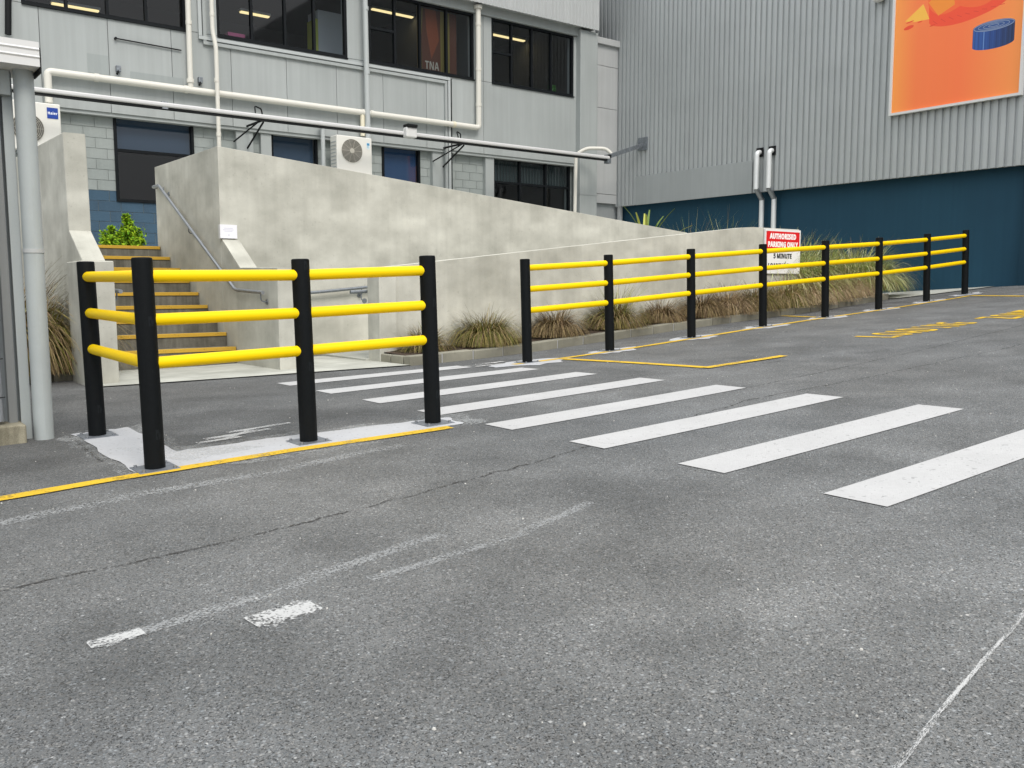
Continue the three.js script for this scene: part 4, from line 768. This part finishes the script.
// ------------------------------------------------------------------ plants
const leafMat = new THREE.MeshPhysicalMaterial({ vertexColors: true, side: THREE.DoubleSide, roughness: 0.75, transmission: 0, specularIntensity: 0.4 });
function tussock(name, label, category, group, [u, v, y], h, w, n, cols, droop, bw = 0.006) {
  const t = thing(name, label, category, [u, y, v], group);
  const pos = [], col = [], idx = [], K = 5; let q = 0;
  for (let b = 0; b < n; b++) {
    const az = rnd() * 6.283, lean = Math.pow(rnd(), 0.6) * 1.3, L = h * rr(0.7, 1.12) * (1 + 0.2 * lean), r0 = Math.sqrt(rnd()) * w * 0.3, a2 = az + rr(-0.9, 0.9);
    let x = u + Math.cos(a2) * r0, z = v + Math.sin(a2) * r0, yy = y, th = lean * 0.55; const c = cols[Math.floor(rnd() * cols.length)], j = rr(0.75, 1.25), wd = bw * rr(0.6, 1.3), dr = droop * rr(0.6, 1.35) * (0.5 + lean), tip = rnd() < 0.45;
    const px = -Math.sin(az), pz = Math.cos(az);
    for (let k = 0; k <= K; k++) {
      const ww = wd * (k === K ? 0.15 : 1 - 0.12 * k), cc = tip && k >= K - 1 ? [0.3, 0.23, 0.11] : c;
      for (const s of [-0.5, 0.5]) { pos.push(x + px * ww * s, yy, -(z + pz * ww * s)); col.push(cc[0] * j, cc[1] * j, cc[2] * j); }
      if (k < K) idx.push(q, q + 1, q + 2, q + 1, q + 3, q + 2); q += 2;
      const sl = L / K; x += Math.sin(th) * Math.cos(az) * sl * (w / h > 1 ? w / h * 0.85 : 0.8 + 0.2 * w / h); z += Math.sin(th) * Math.sin(az) * sl * Math.min(1, 0.8 + 0.1 * w / h); yy = Math.max(y + 0.005, yy + Math.cos(th) * sl); th += dr / K;
    }
  }
  const g = new THREE.BufferGeometry(); g.setAttribute('position', new THREE.Float32BufferAttribute(pos, 3)); g.setAttribute('color', new THREE.Float32BufferAttribute(col, 3)); g.setIndex(idx); g.computeVertexNormals();
  part('blades', g, leafMat, t);
  const cr = new THREE.SphereGeometry(w * 0.2, 10, 6, 0, 6.3, 0, 1.57); cr.scale(1, 0.5, 1); const o = P(u, y - 0.01, v); cr.translate(o.x, o.y, o.z); part('crown', cr, M({ color: C(0.05, 0.035, 0.02), roughness: 1 }), t);
}
const olive = [[0.2, 0.21, 0.045], [0.13, 0.15, 0.03], [0.28, 0.24, 0.06], [0.32, 0.25, 0.09], [0.1, 0.11, 0.025]];
const brown = [[0.24, 0.165, 0.09], [0.16, 0.105, 0.055], [0.32, 0.23, 0.14], [0.2, 0.155, 0.07], [0.12, 0.085, 0.04]];
const straw = [[0.62, 0.48, 0.33], [0.52, 0.38, 0.25], [0.4, 0.29, 0.18], [0.56, 0.45, 0.27]];
const green = [[0.34, 0.42, 0.11], [0.5, 0.56, 0.23], [0.64, 0.66, 0.38], [0.24, 0.32, 0.08], [0.56, 0.54, 0.28]];
const bedY = (u, v) => gy(u, v) + 0.1;
{
  const gk = 'tussocks in the bed behind the kerb';
  const T = [
    [5.55, 8.78, 0.34, 0.42, 420, [...olive, ...brown], 1.5, 'sparse olive tussock at the start of the kerb bed'],
    [6.42, 8.78, 0.5, 0.62, 1000, [...olive, ...olive, ...brown], 1.9, 'wide rounded olive tussock before the first long barrier post'],
    [7.55, 8.8, 0.46, 0.5, 820, brown, 1.9, 'rounded brown tussock between the first two long barrier posts'],
    [8.62, 8.82, 0.52, 0.5, 720, [...brown, ...olive], 1.6, 'brown and green tussock with a tall green tuft'],
    [9.55, 8.82, 0.42, 0.5, 640, brown, 1.9, 'low brown tussock against the low ramp wall'],
    [10.45, 8.84, 0.5, 0.55, 700, brown, 1.8, 'dark brown tussock beside the third long barrier post'],
    [11.05, 8.84, 0.52, 0.55, 700, [...brown, ...straw], 1.8, 'brown straw tussock short of the sign'],
    [11.75, 8.85, 0.54, 0.55, 700, [...brown, ...olive], 1.7, 'mixed brown tussock under the near edge of the sign'],
    [12.5, 8.86, 0.56, 0.6, 750, [...olive, ...straw], 1.6, 'straw and olive tussock directly below the sign'],
    [13.2, 8.95, 0.6, 0.7, 800, straw, 1.7, 'pale straw tussock just past the sign'],
    [13.9, 9.05, 0.62, 0.75, 850, straw, 1.8, 'pale straw tussock at the middle of the long grass clump'],
    [14.7, 9.1, 0.55, 0.75, 800, straw, 1.9, 'flattened straw tussock near the far end of the kerb'],
  ];
  for (const [u, v, h, w, n, c, d, l] of T) tussock('tussock_plant', l, 'tussock', gk, [u, v + 0.05, bedY(u, v)], h * 1.08, w * 0.95, Math.round(n * 2.8), c, d * 1.2);
  tussock('tussock_plant', 'tall thin green tuft rising from the mixed tussock', 'tussock', gk, [8.68, 8.88, bedY(8.68, 8.88)], 0.78, 0.3, 90, green, 0.6);
  const gl = 'long green grasses past the sign';
  const L = [[13.35, 9.6, 1.15, 0.9, 900, 'tall pale green grass rising behind the sign'], [14.1, 9.75, 1.1, 1.0, 1000, 'tall pale green grass clump in front of the dark blue wall'], [14.9, 9.85, 0.98, 1.05, 1000, 'broad pale green grass clump farther along the dark blue wall'], [15.5, 9.5, 0.95, 1.1, 1100, 'arching green grass clump at the end of the planting'], [15.75, 9.3, 0.66, 0.7, 800, 'low arching grass tuft nearest the concrete pad']];
  for (const [u, v, h, w, n, l] of L) tussock('sedge_plant', l, 'sedge', gl, [u, v, gy(u, v) + 0.15], h * 1.15, w, Math.round(n * 1.9), green, 1.7, 0.01);
  tussock('tussock_plant', 'thin grass tips showing over the low ramp wall near its knee', 'tussock', 'tussocks behind the ramp', [13.75, 12.0, gy(13.7, 12) + 0.5], 1.5, 0.45, 200, green, 1.0);
  tussock('tussock_plant', 'few thin grass tips showing over the ramp wall close to the downpipes', 'tussock', 'tussocks behind the ramp', [14.55, 11.8, gy(14.4, 11.6) + 0.5], 1.5, 0.4, 90, green, 0.7);
  tussock('tussock_plant', 'tall drooping brown tussock between the grey column and the narrow stair wall', 'tussock', 'tussocks by the cage', [1.6, 10.5, 0.25], 1.3, 0.62, 4200, [...brown, ...brown, ...olive], 2.3, 0.009);
  tussock('tussock_plant', 'yellow green tuft at the foot of the narrow stair wall', 'tussock', 'tussocks by the cage', [1.78, 10.2, 0.25], 0.8, 0.3, 260, [[0.22, 0.24, 0.02], [0.3, 0.27, 0.03], [0.14, 0.16, 0.02]], 1.0, 0.01);

  // flax with broad blades behind the tall wall
  const fx = thing('flax_plant', 'yellow green flax leaves showing above the tall sloping wall', 'plant', [13.75, 1.62, 13.2]);
  for (let i = 0; i < 18; i++) {
    const az = rnd() * 6.283, pos = [], idx = [], L = rr(0.85, 1.35), ln = rr(0.1, 0.6), K = 6; let x = 13.75 + rr(-0.06, 0.06), z = 13.2 + rr(-0.06, 0.06), y = 1.62, th = ln;
    for (let k = 0; k <= K; k++) { const w = 0.06 * Math.sin(Math.PI * (0.12 + 0.88 * (1 - k / K))) + 0.003, px = -Math.sin(az) * w / 2, pz = Math.cos(az) * w / 2; pos.push(x + px, y, -(z + pz), x, y - 0.008, -z, x - px, y, -(z - pz)); if (k < K) { const a = k * 3; idx.push(a, a + 1, a + 3, a + 1, a + 4, a + 3, a + 1, a + 2, a + 4, a + 2, a + 5, a + 4); } x += Math.sin(th) * Math.cos(az) * L / K; z += Math.sin(th) * Math.sin(az) * L / K; y += Math.cos(th) * L / K; th += 0.12; }
    const g = new THREE.BufferGeometry(); g.setAttribute('position', new THREE.Float32BufferAttribute(pos, 3)); g.setIndex(idx); g.computeVertexNormals();
    part('leaf', g, M({ color: i % 3 ? C(0.13, 0.2, 0.03) : C(0.42, 0.45, 0.08), side: THREE.DoubleSide, roughness: 0.6 }), fx);
  }
  // leafy shrub on the landing
  const sh = thing('leafy_shrub', 'bright green leafy shrub on the landing in front of the blue block wall', 'shrub', [4.22, 1.665, 16.2]);
  const pos = [], col = [], idx = []; let q = 0;
  const lobes = []; for (let i = 0; i < 22; i++) { const a = rnd() * 6.283, r = Math.sqrt(rnd()); lobes.push([4.2 + Math.cos(a) * r * 0.32, 1.78 + rr(0.05, 0.34) * (1.15 - 0.6 * r), 16.2 + Math.sin(a) * r * 0.25, rr(0.09, 0.15)]); }
  lobes.push([4.27, 2.2, 16.2, 0.1], [4.25, 2.3, 16.18, 0.07], [4.0, 2.1, 16.2, 0.06]);
  for (let i = 0; i < 4200; i++) {
    const L = lobes[i % lobes.length], d = new THREE.Vector3(rr(-1, 1), rr(-1, 1), rr(-1, 1)).normalize().multiplyScalar(L[3] * Math.pow(rnd(), 0.4) * rr(0.8, 1.25)), cu = L[0] + d.x, cy = Math.max(1.7, L[1] + d.y), cv = L[2] + d.z;
    const n = new THREE.Vector3(rr(-1, 1), rr(0.0, 1.2), rr(-0.4, 1)).normalize(), t = new THREE.Vector3(rr(-1, 1), rr(-1, 1), rr(-1, 1)).cross(n).normalize(), s = n.clone().cross(t), l = rr(0.025, 0.045), w = l * 0.48, o = P(cu, cy, cv);
    const pt = [o.clone().addScaledVector(t, -l), o.clone().addScaledVector(s, w), o.clone().addScaledVector(t, l), o.clone().addScaledVector(s, -w)], j = rr(0.6, 1.4), yl = rnd();
    for (const p of pt) { pos.push(p.x, p.y, p.z); col.push((0.1 + 0.16 * yl) * j, (0.24 + 0.14 * yl) * j, 0.012 * j); }
    idx.push(q, q + 1, q + 2, q, q + 2, q + 3); q += 4;
  }
  const g = new THREE.BufferGeometry(); g.setAttribute('position', new THREE.Float32BufferAttribute(pos, 3)); g.setAttribute('color', new THREE.Float32BufferAttribute(col, 3)); g.setIndex(idx); g.computeVertexNormals();
  part('foliage', g, leafMat, sh);
  for (let i = 0; i < 7; i++) part('stem', bar([4.22 + rr(-0.06, 0.06), 1.66, 16.2 + rr(-0.06, 0.06)], [4.22 + rr(-0.25, 0.25), 1.98, 16.2 + rr(-0.15, 0.15)], 0.008, 6), M({ color: C(0.06, 0.04, 0.02) }), sh);
}

renderer.render(scene, camera);
